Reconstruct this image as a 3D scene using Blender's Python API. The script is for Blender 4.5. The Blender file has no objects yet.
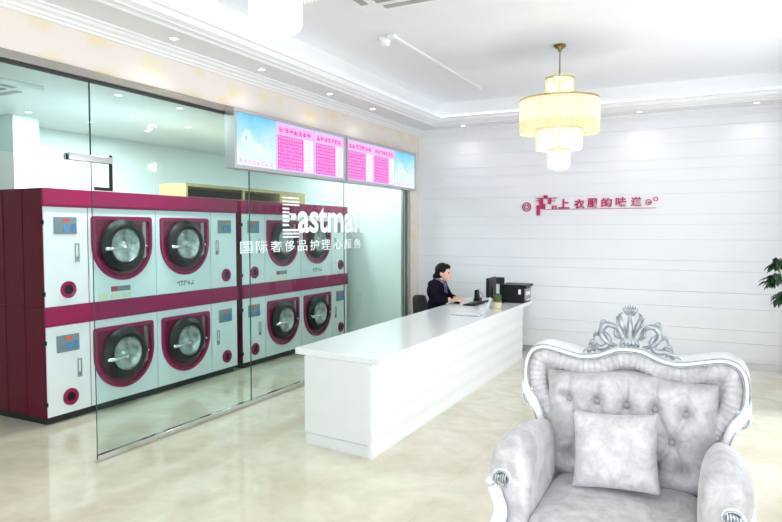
import bpy, bmesh, math, random
from mathutils import Vector, Matrix, Euler
random.seed(7)
PI = math.pi
C = bpy.context.scene.collection
sc = bpy.context.scene

# ------------------------------------------------------------------ materials
def newmat(name):
    m = bpy.data.materials.new(name); m.use_nodes = True
    return m, m.node_tree.nodes, m.node_tree.links, m.node_tree.nodes['Principled BSDF']

def plain(name, col, rough=.5, metal=0., spec=.5, emit=None, es=0., noise=0., nscale=8., bump=0., bscale=60., coat=0., sheen=0.):
    m, N, L, b = newmat(name)
    b.inputs['Base Color'].default_value = (*col, 1); b.inputs['Roughness'].default_value = rough
    b.inputs['Metallic'].default_value = metal; b.inputs['Specular IOR Level'].default_value = spec
    b.inputs['Coat Weight'].default_value = coat; b.inputs['Coat Roughness'].default_value = .08
    b.inputs['Sheen Weight'].default_value = sheen
    if emit: b.inputs['Emission Color'].default_value = (*emit, 1); b.inputs['Emission Strength'].default_value = es
    tc = N.new('ShaderNodeTexCoord')
    nz = N.new('ShaderNodeTexNoise'); nz.inputs['Scale'].default_value = nscale; nz.inputs['Detail'].default_value = 4
    L.new(tc.outputs['Object'], nz.inputs['Vector'])
    r = N.new('ShaderNodeValToRGB')
    k = max(noise, .012)
    r.color_ramp.elements[0].position = .3; r.color_ramp.elements[1].position = .7
    r.color_ramp.elements[0].color = (*[max(0, c*(1-k)) for c in col], 1)
    r.color_ramp.elements[1].color = (*[min(1, c*(1+k*.6)) for c in col], 1)
    L.new(nz.outputs['Fac'], r.inputs['Fac']); L.new(r.outputs['Color'], b.inputs['Base Color'])
    if bump:
        n2 = N.new('ShaderNodeTexNoise'); n2.inputs['Scale'].default_value = bscale; n2.inputs['Detail'].default_value = 3
        L.new(tc.outputs['Object'], n2.inputs['Vector'])
        bp = N.new('ShaderNodeBump'); bp.inputs['Strength'].default_value = bump; bp.inputs['Distance'].default_value = .01
        L.new(n2.outputs['Fac'], bp.inputs['Height']); L.new(bp.outputs['Normal'], b.inputs['Normal'])
    return m

def emissive(name, col, s, base=.2):
    m, N, L, b = newmat(name)
    b.inputs['Base Color'].default_value = (*[c*base for c in col], 1); b.inputs['Roughness'].default_value = .4
    b.inputs['Emission Color'].default_value = (*col, 1); b.inputs['Emission Strength'].default_value = s
    return m

def glass_mat(name, tint, refl=1.0):
    m, N, L, b = newmat(name)
    N.remove(b)
    out = N['Material Output']
    tr = N.new('ShaderNodeBsdfTransparent'); tr.inputs['Color'].default_value = (*tint, 1)
    gl = N.new('ShaderNodeBsdfGlossy'); gl.inputs['Roughness'].default_value = 0.0
    fr = N.new('ShaderNodeFresnel'); fr.inputs['IOR'].default_value = 1.45
    ml = N.new('ShaderNodeMath'); ml.operation = 'MULTIPLY'; ml.inputs[1].default_value = refl
    mx = N.new('ShaderNodeMixShader')
    ge = N.new('ShaderNodeNewGeometry'); iv = N.new('ShaderNodeMath'); iv.operation = 'SUBTRACT'; iv.inputs[0].default_value = 1
    L.new(ge.outputs['Backfacing'], iv.inputs[1]); m2 = N.new('ShaderNodeMath'); m2.operation = 'MULTIPLY'
    L.new(fr.outputs[0], ml.inputs[0]); L.new(ml.outputs[0], m2.inputs[0]); L.new(iv.outputs[0], m2.inputs[1]); L.new(m2.outputs[0], mx.inputs['Fac'])
    L.new(tr.outputs[0], mx.inputs[1]); L.new(gl.outputs[0], mx.inputs[2]); L.new(mx.outputs[0], out.inputs['Surface'])
    return m

M = {}
M['paint'] = plain('white_paint', (.80, .81, .82), .6)
M['ceil'] = plain('ceiling_paint', (.80, .785, .815), .7)
M['mould'] = plain('moulding_paint', (.82, .815, .84), .5)
M['board'] = plain('white_wall_board', (.815, .82, .86), .45, noise=.015, nscale=2)
M['seam'] = plain('board_seam', (.50, .53, .56), .7)
M['backwall'] = plain('back_room_wall', (.80, .87, .86), .6)
M['lacquer'] = plain('white_lacquer', (.86, .87, .88), .22, coat=.3)
M['lacquer_shaded'] = plain('white_lacquer_shaded', (.80, .81, .83), .35)  # same counter white, darkened to put the end's weaker light into the colour
M['chrome'] = plain('chrome', (.75, .76, .77), .12, 1.)
M['steel'] = plain('brushed_steel', (.42, .40, .37), .3, 1.)
M['alu'] = plain('aluminium', (.55, .54, .55), .38, .9)
M['black'] = plain('black_plastic', (.008, .008, .009), .4, spec=.25)
M['rubber'] = plain('black_rubber', (.008, .009, .010), .45, spec=.3)
M['darkgap'] = plain('dark_plinth', (.02, .02, .022), .6)
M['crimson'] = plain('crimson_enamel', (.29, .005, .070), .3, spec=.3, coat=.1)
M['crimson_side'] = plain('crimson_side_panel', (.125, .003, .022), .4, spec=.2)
M['maroon'] = plain('maroon_enamel', (.16, .004, .035), .2, coat=.4)
M['enamel'] = plain('white_enamel', (.78, .82, .85), .25, coat=.2)
M['screen'] = plain('control_screen', (.20, .25, .27), .25)
M['led'] = emissive('red_display', (.8, .08, .06), .6)
M['blue_button'] = plain('blue_button', (.08, .25, .55), .3)
M['label'] = plain('grey_label', (.22, .23, .25), .5)
M['redlabel'] = plain('red_label', (.45, .05, .06), .5)
M['yellowlabel'] = plain('pale_sticker', (.75, .72, .5), .5)
M['drum'] = plain('steel_drum', (.88, .90, .88), .25, .35, noise=.7, nscale=11, bump=.6, bscale=16)
M['doorglass'] = glass_mat('door_glass', (.97, .98, .98), 1.0)
M['glass'] = glass_mat('clear_green_glass', (.872, .962, .952), .85)
M['glass_edge'] = plain('glass_edge', (.03, .10, .085), .15)
M['winglass'] = glass_mat('window_glass', (.97, .985, .99), .8)
M['tan'] = plain('tan_cabinet', (.36, .28, .13), .5, noise=.1)
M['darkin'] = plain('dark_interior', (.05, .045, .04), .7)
M['white_vinyl'] = plain('white_vinyl', (.95, .97, .97), .5)
M['magenta'] = plain('magenta_acrylic', (.50, .012, .11), .3)
M['gold'] = plain('polished_gold', (.75, .55, .22), .2, 1.)
M['brass'] = plain('aged_brass', (.22, .19, .08), .3, .9)
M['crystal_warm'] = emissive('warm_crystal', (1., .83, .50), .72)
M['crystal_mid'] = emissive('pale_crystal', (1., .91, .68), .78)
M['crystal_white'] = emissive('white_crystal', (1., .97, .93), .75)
M['lamp'] = emissive('lamp_disc', (1., .98, .95), 6)
M['cove'] = emissive('cove_strip', (.75, .95, 1.), 2.6)
M['grille'] = plain('grey_grille', (.36, .36, .33), .5)
M['leafm'] = plain('dark_leaf', (.012, .05, .016), .35, noise=.5, nscale=12)
M['bark'] = plain('bark', (.12, .08, .05), .8, noise=.3, bump=.5)
M['soil'] = plain('soil', (.05, .035, .025), .9)
M['pot'] = plain('white_ceramic', (.8, .8, .8), .25)
M['skin'] = plain('skin', (.78, .48, .36), .5)
M['hairm'] = plain('black_hair', (.006, .005, .006), .6, spec=.2, bump=.4, bscale=120)
M['suit'] = plain('navy_suit', (.006, .005, .014), .9, spec=.12, noise=.15)
M['scarf'] = plain('lilac_scarf', (.17, .12, .30), .6)
M['shirt'] = plain('pale_collar', (.6, .6, .75), .6)
M['lips'] = plain('lips', (.5, .12, .1), .4)
M['eye'] = plain('eye', (.03, .02, .02), .2)
M['chairm'] = plain('dark_chair_mesh', (.035, .035, .033), .7)
M['paper'] = plain('paper', (.83, .83, .84), .6)
M['paperedge'] = plain('paper_grey_edge', (.30, .32, .35), .6)
M['screenblue'] = plain('monitor_back', (.05, .055, .09), .3)
M['cactus'] = plain('cactus_green', (.05, .11, .03), .7, noise=.3, nscale=60)
M['potcream'] = plain('cream_pot', (.72, .60, .38), .5)
M['potbrown'] = plain('brown_band', (.12, .06, .03), .5)
M['keys'] = plain('keyboard_keys', (.05, .05, .055), .5)
M['silver'] = plain('silver_leaf', (.42, .45, .48), .3, .75, noise=.35, nscale=40)
M['white_frame'] = plain('white_carved_lacquer', (.84, .86, .88), .28, coat=.3)
M['crest'] = plain('silvered_carving', (.38, .41, .44), .34, .45, noise=.4, nscale=30)
M['button'] = plain('velvet_button', (.36, .34, .36), .7)
M['kraft'] = plain('cable_grey', (.12, .12, .12), .5)

def velvet(name, a, b_, scale=7.):
    m, N, L, b = newmat(name)
    tc = N.new('ShaderNodeTexCoord')
    n1 = N.new('ShaderNodeTexNoise'); n1.inputs['Scale'].default_value = scale; n1.inputs['Detail'].default_value = 6; n1.inputs['Distortion'].default_value = 1.6
    n2 = N.new('ShaderNodeTexNoise'); n2.inputs['Scale'].default_value = scale*5; n2.inputs['Detail'].default_value = 4; n2.inputs['Distortion'].default_value = .8
    L.new(tc.outputs['Object'], n1.inputs['Vector']); L.new(tc.outputs['Object'], n2.inputs['Vector'])
    ad = N.new('ShaderNodeMath'); ad.operation = 'MULTIPLY_ADD'; ad.inputs[1].default_value = .45
    L.new(n2.outputs['Fac'], ad.inputs[0]); L.new(n1.outputs['Fac'], ad.inputs[2])
    r = N.new('ShaderNodeValToRGB'); r.color_ramp.elements[0].position = .52; r.color_ramp.elements[1].position = .90
    r.color_ramp.elements[0].color = (*a, 1); r.color_ramp.elements[1].color = (*b_, 1)
    L.new(ad.outputs[0], r.inputs['Fac']); L.new(r.outputs['Color'], b.inputs['Base Color'])
    b.inputs['Roughness'].default_value = .6; b.inputs['Sheen Weight'].default_value = .5; b.inputs['Sheen Roughness'].default_value = .4
    bp = N.new('ShaderNodeBump'); bp.inputs['Strength'].default_value = .35; bp.inputs['Distance'].default_value = .01
    L.new(ad.outputs[0], bp.inputs['Height']); L.new(bp.outputs['Normal'], b.inputs['Normal'])
    return m
M['velvet'] = velvet('crushed_velvet', (.41, .385, .395), (.62, .60, .615))
M['velvet_pillow'] = velvet('crushed_velvet_bright', (.48, .455, .47), (.67, .655, .67), 9.)

def floor_mat():
    m, N, L, b = newmat('polished_cream_marble')
    tc = N.new('ShaderNodeTexCoord')
    n1 = N.new('ShaderNodeTexNoise'); n1.inputs['Scale'].default_value = 1.6; n1.inputs['Detail'].default_value = 8; n1.inputs['Distortion'].default_value = 1.2
    L.new(tc.outputs['Object'], n1.inputs['Vector'])
    n2 = N.new('ShaderNodeTexNoise'); n2.inputs['Scale'].default_value = 9; n2.inputs['Detail'].default_value = 6
    L.new(tc.outputs['Object'], n2.inputs['Vector'])
    ad = N.new('ShaderNodeMath'); ad.operation = 'MULTIPLY_ADD'; ad.inputs[1].default_value = .4
    L.new(n2.outputs['Fac'], ad.inputs[0]); L.new(n1.outputs['Fac'], ad.inputs[2])
    r = N.new('ShaderNodeValToRGB'); r.color_ramp.elements[0].position = .5; r.color_ramp.elements[1].position = .9
    r.color_ramp.elements[0].color = (.63, .57, .42, 1); r.color_ramp.elements[1].color = (.79, .74, .61, 1)
    L.new(ad.outputs[0], r.inputs['Fac'])
    br = N.new('ShaderNodeTexBrick'); br.offset = 0; br.inputs['Scale'].default_value = 1
    br.inputs['Brick Width'].default_value = .8; br.inputs['Row Height'].default_value = .8; br.inputs['Mortar Size'].default_value = .0025
    br.inputs['Color1'].default_value = (1, 1, 1, 1); br.inputs['Color2'].default_value = (.99, .99, .99, 1); br.inputs['Mortar'].default_value = (.90, .89, .87, 1)
    L.new(tc.outputs['Object'], br.inputs['Vector'])
    mx = N.new('ShaderNodeMixRGB'); mx.blend_type = 'MULTIPLY'; mx.inputs['Fac'].default_value = 1
    L.new(r.outputs['Color'], mx.inputs[1]); L.new(br.outputs['Color'], mx.inputs[2]); L.new(mx.outputs[0], b.inputs['Base Color'])
    b.inputs['Roughness'].default_value = .07; b.inputs['Specular IOR Level'].default_value = .55
    return m
M['floor'] = floor_mat()

def wallpaper():
    m, N, L, b = newmat('cream_floral_wallpaper')
    tc = N.new('ShaderNodeTexCoord')
    mp = N.new('ShaderNodeMapping'); mp.inputs['Scale'].default_value = (1, 1.9, 3.4)
    L.new(tc.outputs['Object'], mp.inputs['Vector'])
    v = N.new('ShaderNodeTexVoronoi'); v.inputs['Scale'].default_value = 1.15; v.inputs['Randomness'].default_value = .55
    nz = N.new('ShaderNodeTexNoise'); nz.inputs['Scale'].default_value = 14; nz.inputs['Detail'].default_value = 5
    L.new(tc.outputs['Object'], nz.inputs['Vector'])
    L.new(mp.outputs['Vector'], v.inputs['Vector'])
    ma = N.new('ShaderNodeMath'); ma.operation = 'MULTIPLY_ADD'; ma.inputs[1].default_value = .45
    L.new(nz.outputs['Fac'], ma.inputs[0]); L.new(v.outputs['Distance'], ma.inputs[2])
    r = N.new('ShaderNodeValToRGB')
    r.color_ramp.elements[0].position = .40; r.color_ramp.elements[1].position = .62
    r.color_ramp.elements[0].color = (.75, .655, .47, 1); r.color_ramp.elements[1].color = (.76, .69, .65, 1)
    L.new(ma.outputs[0], r.inputs['Fac']); L.new(r.outputs['Color'], b.inputs['Base Color'])
    b.inputs['Roughness'].default_value = .7
    return m
M['wallpaper'] = wallpaper()

def sky_picture():
    m, N, L, b = newmat('sky_picture_film')
    tc = N.new('ShaderNodeTexCoord'); sep = N.new('ShaderNodeSeparateXYZ')
    L.new(tc.outputs['Object'], sep.inputs[0])
    nz = N.new('ShaderNodeTexNoise'); nz.inputs['Scale'].default_value = 5; nz.inputs['Detail'].default_value = 5
    L.new(tc.outputs['Object'], nz.inputs['Vector'])
    ma = N.new('ShaderNodeMath'); ma.operation = 'MULTIPLY_ADD'; ma.inputs[1].default_value = 1.5; ma.inputs[2].default_value = .62
    L.new(sep.outputs['Z'], ma.inputs[0])
    ad = N.new('ShaderNodeMath'); ad.operation = 'MULTIPLY_ADD'; ad.inputs[1].default_value = -.55
    L.new(nz.outputs['Fac'], ad.inputs[0]); L.new(ma.outputs[0], ad.inputs[2])
    r = N.new('ShaderNodeValToRGB')
    r.color_ramp.elements[0].position = .22; r.color_ramp.elements[1].position = .85
    r.color_ramp.elements[0].color = (.78, .93, 1, 1); r.color_ramp.elements[1].color = (.06, .52, .86, 1)
    e = r.color_ramp.elements.new(.52); e.color = (.30, .74, .95, 1)
    L.new(ad.outputs[0], r.inputs['Fac']); L.new(r.outputs['Color'], b.inputs['Emission Color'])
    b.inputs['Base Color'].default_value = (.05, .05, .06, 1)
    b.inputs['Emission Strength'].default_value = .8; b.inputs['Roughness'].default_value = .3
    return m
M['sky'] = sky_picture()
M['pink'] = emissive('magenta_film', (.80, .10, .50), 1, .04)
M['pinkdark'] = emissive('deep_pink_film', (.62, .04, .30), 1, .04)
M['pinklight'] = emissive('pale_pink_film', (.85, .38, .74), 1, .04)
M['whitefilm'] = emissive('white_film', (.84, .76, .90), 1, .04)
M['paleblue'] = emissive('pale_blue_film', (.62, .84, .90), 1, .04)
M['yellowfilm'] = emissive('pale_yellow_film', (.82, .80, .55), 1, .04)
M['greyfilm'] = emissive('grey_blue_film', (.40, .55, .66), 1, .04)
M['lilacfilm'] = emissive('lilac_film', (.58, .50, .86), 1, .04)

# ------------------------------------------------------------------ mesh builder
class MB:
    def __init__(s): s.bm = bmesh.new(); s.mi = 0
    def _tag(s, faces):
        for f in faces: f.material_index = s.mi
    def box(s, x0, x1, y0, y1, z0, z1, bev=0., seg=2):
        r = bmesh.ops.create_cube(s.bm, size=1)
        vs = r['verts']
        for v in vs:
            v.co = Vector(((x0+x1)/2+v.co.x*(x1-x0), (y0+y1)/2+v.co.y*(y1-y0), (z0+z1)/2+v.co.z*(z1-z0)))
        fs = set(f for v in vs for f in v.link_faces)
        s._tag(fs)
        if bev > 0:
            es = list(set(e for v in vs for e in v.link_edges))
            r = bmesh.ops.bevel(s.bm, geom=es, offset=bev, segments=seg, profile=.5, affect='EDGES')
            s._tag(r['faces'])
        return s
    def prism(s, pts, axis, a, b):
        """pts 2D polygon; axis 'x': pts=(y,z), 'y': (x,z), 'z': (x,y)"""
        def mk(p, t):
            if axis == 'x': return (t, p[0], p[1])
            if axis == 'y': return (p[0], t, p[1])
            return (p[0], p[1], t)
        A = [s.bm.verts.new(mk(p, a)) for p in pts]; B = [s.bm.verts.new(mk(p, b)) for p in pts]
        n = len(pts); fs = []
        for i in range(n): fs.append(s.bm.faces.new((A[i], A[(i+1) % n], B[(i+1) % n], B[i])))
        fs.append(s.bm.faces.new(A)); fs.append(s.bm.faces.new(B))
        s._tag(fs); return s
    def ringprism(s, o, i_, axis, a, b):
        def mk(p, t):
            if axis == 'x': return (t, p[0], p[1])
            if axis == 'y': return (p[0], t, p[1])
            return (p[0], p[1], t)
        n = len(o)
        V = [[s.bm.verts.new(mk(p, t)) for p in q] for q in (o, i_) for t in (a, b)]
        fs = []
        for k in range(n):
            l = (k+1) % n
            for (P, Q) in ((0, 1), (1, 3), (3, 2), (2, 0)):
                fs.append(s.bm.faces.new((V[P][k], V[P][l], V[Q][l], V[Q][k])))
        s._tag(fs); return s
    def tube(s, pts, rad, n=8, closed=False, flat=None, caps=True):
        """flat=(axis vector, factor) squashes the section along the vector"""
        pts = [Vector(p) for p in pts]; N_ = len(pts)
        if not hasattr(rad, '__len__'): rad = [rad]*N_
        rings = []; ref = None
        for i in range(N_):
            if closed: t = (pts[(i+1) % N_]-pts[i-1]).normalized()
            else: t = (pts[min(i+1, N_-1)]-pts[max(i-1, 0)]).normalized()
            if ref is None:
                ref = Vector((0, 0, 1)) if abs(t.z) < .9 else Vector((0, 1, 0))
            u = (ref-t*ref.dot(t))
            if u.length < 1e-6: u = t.orthogonal()
            u.normalize(); ref = u; w = t.cross(u)
            ring = []
            for k in range(n):
                a = 2*PI*k/n; d = u*math.cos(a)*rad[i]+w*math.sin(a)*rad[i]
                if flat: d = d-flat[0]*d.dot(flat[0])*(1-flat[1])
                ring.append(s.bm.verts.new(pts[i]+d))
            rings.append(ring)
        fs = []
        for i in range(N_ if closed else N_-1):
            A, B = rings[i], rings[(i+1) % N_]
            for k in range(n): fs.append(s.bm.faces.new((A[k], A[(k+1) % n], B[(k+1) % n], B[k])))
        if not closed and caps:
            fs.append(s.bm.faces.new(rings[0])); fs.append(s.bm.faces.new(rings[-1]))
        s._tag(fs); return s
    def lathe(s, prof, c=(0, 0, 0), axis='z', n=24, sx=1., sy=1.):
        c = Vector(c); rings = []
        for (r, h) in prof:
            ring = []
            for k in range(n):
                a = 2*PI*k/n; p = (max(r, 1e-4)*math.cos(a)*sx, max(r, 1e-4)*math.sin(a)*sy, h)
                if axis == 'x': p = (p[2], p[0], p[1])
                elif axis == 'y': p = (p[0], p[2], p[1])
                ring.append(s.bm.verts.new(c+Vector(p)))
            rings.append(ring)
        fs = []
        for A, B in zip(rings, rings[1:]):
            for k in range(n): fs.append(s.bm.faces.new((A[k], A[(k+1) % n], B[(k+1) % n], B[k])))
        fs.append(s.bm.faces.new(rings[0])); fs.append(s.bm.faces.new(rings[-1]))
        s._tag(fs); return s
    def ell(s, c, r, rot=None, u=16, v=10):
        m = Matrix.Translation(Vector(c)) @ (Euler(rot).to_matrix().to_4x4() if rot else Matrix()) @ Matrix.Diagonal((*r, 1))
        q = bmesh.ops.create_uvsphere(s.bm, u_segments=u, v_segments=v, radius=1, matrix=m)
        s._tag(set(f for w in q['verts'] for f in w.link_faces)); return s
    def grid(s, fn, nu, nv, closeu=False):
        V = [[s.bm.verts.new(fn(i/nu, j/nv)) for j in range(nv+1)] for i in range(nu if closeu else nu+1)]
        fs = []
        for i in range(nu):
            A, B = V[i], V[(i+1) % len(V)]
            for j in range(nv): fs.append(s.bm.faces.new((A[j], B[j], B[j+1], A[j+1])))
        s._tag(fs); return V
    def build(s, name, mat, parent=None, loc=None, smooth=False, weld=False):
        if weld: bmesh.ops.remove_doubles(s.bm, verts=s.bm.verts, dist=1e-5)
        bmesh.ops.recalc_face_normals(s.bm, faces=s.bm.faces)
        me = bpy.data.meshes.new(name); s.bm.to_mesh(me); s.bm.free()
        for m in (mat if isinstance(mat, (list, tuple)) else [mat]): me.materials.append(m)
        if smooth:
            for p in me.polygons: p.use_smooth = True
            if smooth == 'auto':
                try: me.set_sharp_from_angle(angle=.7)
                except Exception: pass
        o = bpy.data.objects.new(name, me); C.objects.link(o)
        if parent: o.parent = parent
        if loc: o.location = loc
        return o

def tag(o, label=None, cat=None, group=None, kind=None):
    if label: o['label'] = label
    if cat: o['category'] = cat
    if group: o['group'] = group
    if kind: o['kind'] = kind
    return o
def empty(name, loc, label, cat, group=None, rz=0):
    o = bpy.data.objects.new(name, None); C.objects.link(o); o.location = loc; o.rotation_euler = (0, 0, rz)
    o.empty_display_size = .1
    return tag(o, label, cat, group)
KIDS = {}
def copy_tree(o, parent=None):
    c = o.copy(); C.objects.link(c)
    if parent: c.parent = parent
    for ch in [x for x in bpy.data.objects if x.parent == o]: copy_tree(ch, c)
    return c
def struct(o): o['kind'] = 'structure'; return o
def crom(pts, n=8, closed=False):
    P = [Vector(p) for p in pts]; out = []; m = len(P)
    for i in range(m if closed else m-1):
        p0 = P[i-1] if (closed or i > 0) else P[0]; p1 = P[i]; p2 = P[(i+1) % m]; p3 = P[(i+2) % m] if (closed or i+2 < m) else P[-1]
        for k in range(n):
            t = k/n
            out.append(.5*((2*p1)+(p2-p0)*t+(2*p0-5*p1+4*p2-p3)*t*t+(3*p1-p0-3*p2+p3)*t**3))
    if not closed: out.append(P[-1])
    return out
def text_mesh(name, txt, mat, w, h, plane, origin, parent=None, bold=0., ext=.004, loc=None, keep=False):
    """plane 'yz': reads along +Y, faces +X ; 'xz': reads along +X, faces -Y. origin = lower left corner"""
    cu = bpy.data.curves.new(name, 'FONT'); cu.body = txt; cu.size = 1; cu.extrude = .01; cu.offset = bold; cu.resolution_u = 4
    t = bpy.data.objects.new(name+'_tmp', cu); C.objects.link(t)
    dg = bpy.context.evaluated_depsgraph_get(); dg.update()
    me = bpy.data.meshes.new_from_object(t.evaluated_get(dg))
    bpy.data.objects.remove(t)
    xs = [v.co.x for v in me.vertices]; ys = [v.co.y for v in me.vertices]
    x0, x1, y0, y1 = min(xs), max(xs), min(ys), max(ys)
    sx = w/(x1-x0); sy = h/(y1-y0)
    for v in me.vertices:
        a = (v.co.x-x0)*sx; b = (v.co.y-y0)*sy; c = (v.co.z+.01)/.02*ext
        if plane == 'yz': v.co = (origin[0]+c, origin[1]+a, origin[2]+b)
        else: v.co = (origin[0]+a, origin[1]-c, origin[2]+b)
    me.materials.clear(); me.materials.append(mat)
    o = bpy.data.objects.new(name, me); C.objects.link(o)
    if parent: o.parent = parent
    if loc: o.location = loc
    return o

# ------------------------------------------------------------------ camera
cam = bpy.data.objects.new('camera', bpy.data.cameras.new('camera')); C.objects.link(cam)
cam.location = (0, 0, 1.75); cam.rotation_euler = (math.radians(90-2.75), 0, math.radians(26.9))
cam.data.sensor_width = 36; cam.data.lens = 638*36/782; cam.data.clip_start = .05
sc.camera = cam

# ------------------------------------------------------------------ setting
XL, XR, YB, YF = -4.13, 1.35, 9.1, -1.6      # left glass plane, right wall, back wall, street front
BX = -7.35                                     # back room far wall
ZS, ZC = 3.27, 3.55                           # soffit, tray ceiling

struct(MB().box(BX-.2, XR+.2, YF-.2, YB+.2, -.1, 0).build('floor', M['floor']))
# back wall boards of uneven height with thin seams
b = MB(); b.mi = 1; b.box(XL-.1, XR+.2, YB+.012, YB+.2, 0, 3.62); b.mi = 0
z = .0; rr = random.Random(3)
while z < 3.3:
    hgt = rr.choice((.10, .13, .20, .20, .27, .16)); z1 = min(z+hgt, 3.3); sw = rr.choice((.0015, .002, .004, .0025))
    b.box(XL-.1, XR+.2, YB, YB+.02, z, z1-sw); z = z1
struct(b.build('wall_back', [M['board'], M['seam']]))
# wallpaper band above the glass, and the pillar strip at the far end
struct(MB().box(XL-.12, XL, YF, YB, 2.925, 3.62).build('wall_left', M['wallpaper']))
struct(MB().box(XL-.12, XL, 8.82, YB, 0, 2.925).build('wall_left_pillar', M['wallpaper']))
struct(MB().box(XL-.12, XL, YF, 1.2, 0, 2.925).build('wall_left_entry', M['paint']))
# right wall: two tall openings with windows
b = MB()
for (a, c) in ((YF, -.6), (1.9, 4.3), (7.6, YB)): b.box(XR, XR+.2, a, c, 0, 3.62)
for (a, c) in ((-.6, 1.9), (4.3, 7.6)): b.box(XR, XR+.2, a, c, 2.9, 3.62); b.box(XR, XR+.2, a, c, 0, .25)
struct(b.build('wall_right', M['paint']))
def window(nm, x0, x1, y0, y1, z0, z1, n):
    f = MB(); along_y = (y1-y0) > (x1-x0); t = .05
    if along_y:
        f.box(x0, x1, y0, y1, z0, z0+t).box(x0, x1, y0, y1, z1-t, z1)
        for k in range(n+1):
            c = y0+(y1-y0)*k/n; f.box(x0, x1, max(y0, c-t/2), min(y1, c+t/2), z0+t, z1-t)
    else:
        f.box(x0, x1, y0, y1, z0, z0+t).box(x0, x1, y0, y1, z1-t, z1)
        for k in range(n+1):
            c = x0+(x1-x0)*k/n; f.box(max(x0, c-t/2), min(x1, c+t/2), y0, y1, z0+t, z1-t)
    o = struct(f.build(nm, M['alu']))
    g = MB(); mx, my = (x0+x1)/2, (y0+y1)/2
    if along_y: g.box(mx-.004, mx+.004, y0, y1, z0, z1)
    else: g.box(x0, x1, my-.004, my+.004, z0, z1)
    g.build('glass_pane', M['winglass'], o)
window('window_1', XR+.05, XR+.11, -.6, 1.9, .25, 2.9, 3)
window('window_2', XR+.05, XR+.11, 4.3, 7.6, .25, 2.9, 3)
b = MB(); b.box(XL, XR, YF-.15, YF, 3.0, 3.62).box(XL, -2.2, YF-.15, YF, 0, 3.0).box(.9, XR, YF-.15, YF, 0, 3.0)
struct(b.build('wall_front', M['paint']))
window('window_3', -2.2, .9, YF-.1, YF-.04, 0, 3.0, 3)
# back room shell
b = MB(); b.box(BX-.1, BX, YF, YB, 0, 3.0); struct(b.build('wall_back_room_far', M['backwall']))
b = MB(); b.box(BX, XL-.1, YB, YB+.1, 0, 3.0).box(BX, XL-.12, YF, YF+.1, 0, 3.0); struct(b.build('wall_back_room_ends', M['backwall']))
b = MB(); b.box(-7.1, -6.75, 4.33, 4.62, 0, 3.0); struct(b.build('wall_back_room_column', M['backwall']))
struct(MB().box(BX-.1, XL-.12, YF, YB+.1, 3.0, 3.1).build('ceiling_back_room', M['paint']))
# main ceiling
struct(MB().box(XL-.12, XR+.2, YF-.15, YB+.2, ZC, ZC+.1).build('ceiling', M['ceil']))
# soffit ring + crown moulding + lip, mitred around the room
def ringsweep(name, prof, mat, closed_prof=True):
    """prof: (inset from wall, z)"""
    bm = MB(); V = []
    for (d, zz) in prof:
        V.append([bm.bm.verts.new((x, y, zz)) for x, y in ((XL+d, YF+d), (XR-d, YF+d), (XR-d, YB-d), (XL+d, YB-d))])
    n = len(prof)
    for i in range(n if closed_prof else n-1):
        A, B = V[i], V[(i+1) % n]
        for k in range(4): bm.bm.faces.new((A[k], A[(k+1) % 4], B[(k+1) % 4], B[k]))
    return struct(bm.build(name, mat))
ringsweep('ceiling_soffit', [(.10, ZS), (.50, ZS), (.50, ZS+.03), (.58, ZS+.03), (.58, ZC), (.10, ZC)], M['mould'])
ringsweep('trim_crown', [(0.0, 3.19), (.02, 3.19), (.03, 3.205), (.05, 3.21), (.06, 3.225), (.09, 3.235), (.105, 3.25), (.13, 3.255), (.13, ZS-.001), (0, ZS-.001)], M['mould'])
ringsweep('trim_lip', [(.44, ZS-.001), (.44, ZS-.012), (.47, ZS-.014), (.49, ZS), (.53, ZS+.005), (.55, ZS+.03), (.585, ZS+.04), (.60, ZS+.065), (.62, ZS+.07), (.62, ZS+.085), (.585, ZS+.085), (.58, ZS+.03), (.50, ZS)], M['mould'])
ringsweep('trim_cove_strip', [(.583, ZS+.087), (.597, ZS+.087), (.597, ZS+.095), (.583, ZS+.095)], M['cove'])
struct(MB().box(XL+.3, XR, YB-.015, YB-.0005, 0, .09).build('base_band_back', M['alu']))  # grey band along the foot of the back wall

# ------------------------------------------------------------------ glass partition
JN = [(1.2, 3.235, 2.27), (3.24, 5.04, .0), (5.045, 6.858, .0), (6.862, 8.57, .0)]
gl = ['clear glass transom panel above the open doorway at far left',
      'clear glass wall panel with a free edge at the open doorway',
      'clear glass wall panel under the left lightbox, carrying the white E of the lettering',
      'clear glass wall panel nearest the far pillar, under the right lightbox']
panes = []
for (y0, y1, z0), lb in zip(JN, gl):
    bm = MB(); bm.box(XL-.016, XL-.004, y0, y1, z0 if z0 else .012, 2.87)
    o = bm.build('glass_partition', [M['glass'], M['glass_edge']])
    for p in o.data.polygons:
        if abs(p.normal.x) < .5: p.material_index = 1
    tag(o, lb, 'glass panel', 'glass wall panels', kind='thing'); panes.append(o)
struct(MB().box(XL-.035, XL+.015, 1.2, 8.57, 2.865, 2.925, .004).build('trim_1', M['steel']))
struct(MB().box(XL-.03, XL+.012, 3.24, 8.57, 0, .045, .003).build('trim_2', M['chrome']))
# patch fitting holding pane and transom
t = empty('glass_clamp', (XL, 3.24, 2.27), 'polished metal corner clamp joining the transom to the free glass edge', 'clamp')
b = MB(); b.box(.004, .02, -.20, .17, -.015, .035, .003).box(-.045, -.02, -.20, .17, -.015, .035, .003).box(-.02, .004, -.003, .0, -.015, .03).build('clamp_plate', M['chrome'], t)
b = MB(); b.box(.001, .016, .145, .17, -.20, .05, .003).box(.001, .016, .01, .17, -.222, -.197, .003).build('black_angle', M['black'], t)  # black L shape on the pane below the clamp
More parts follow.
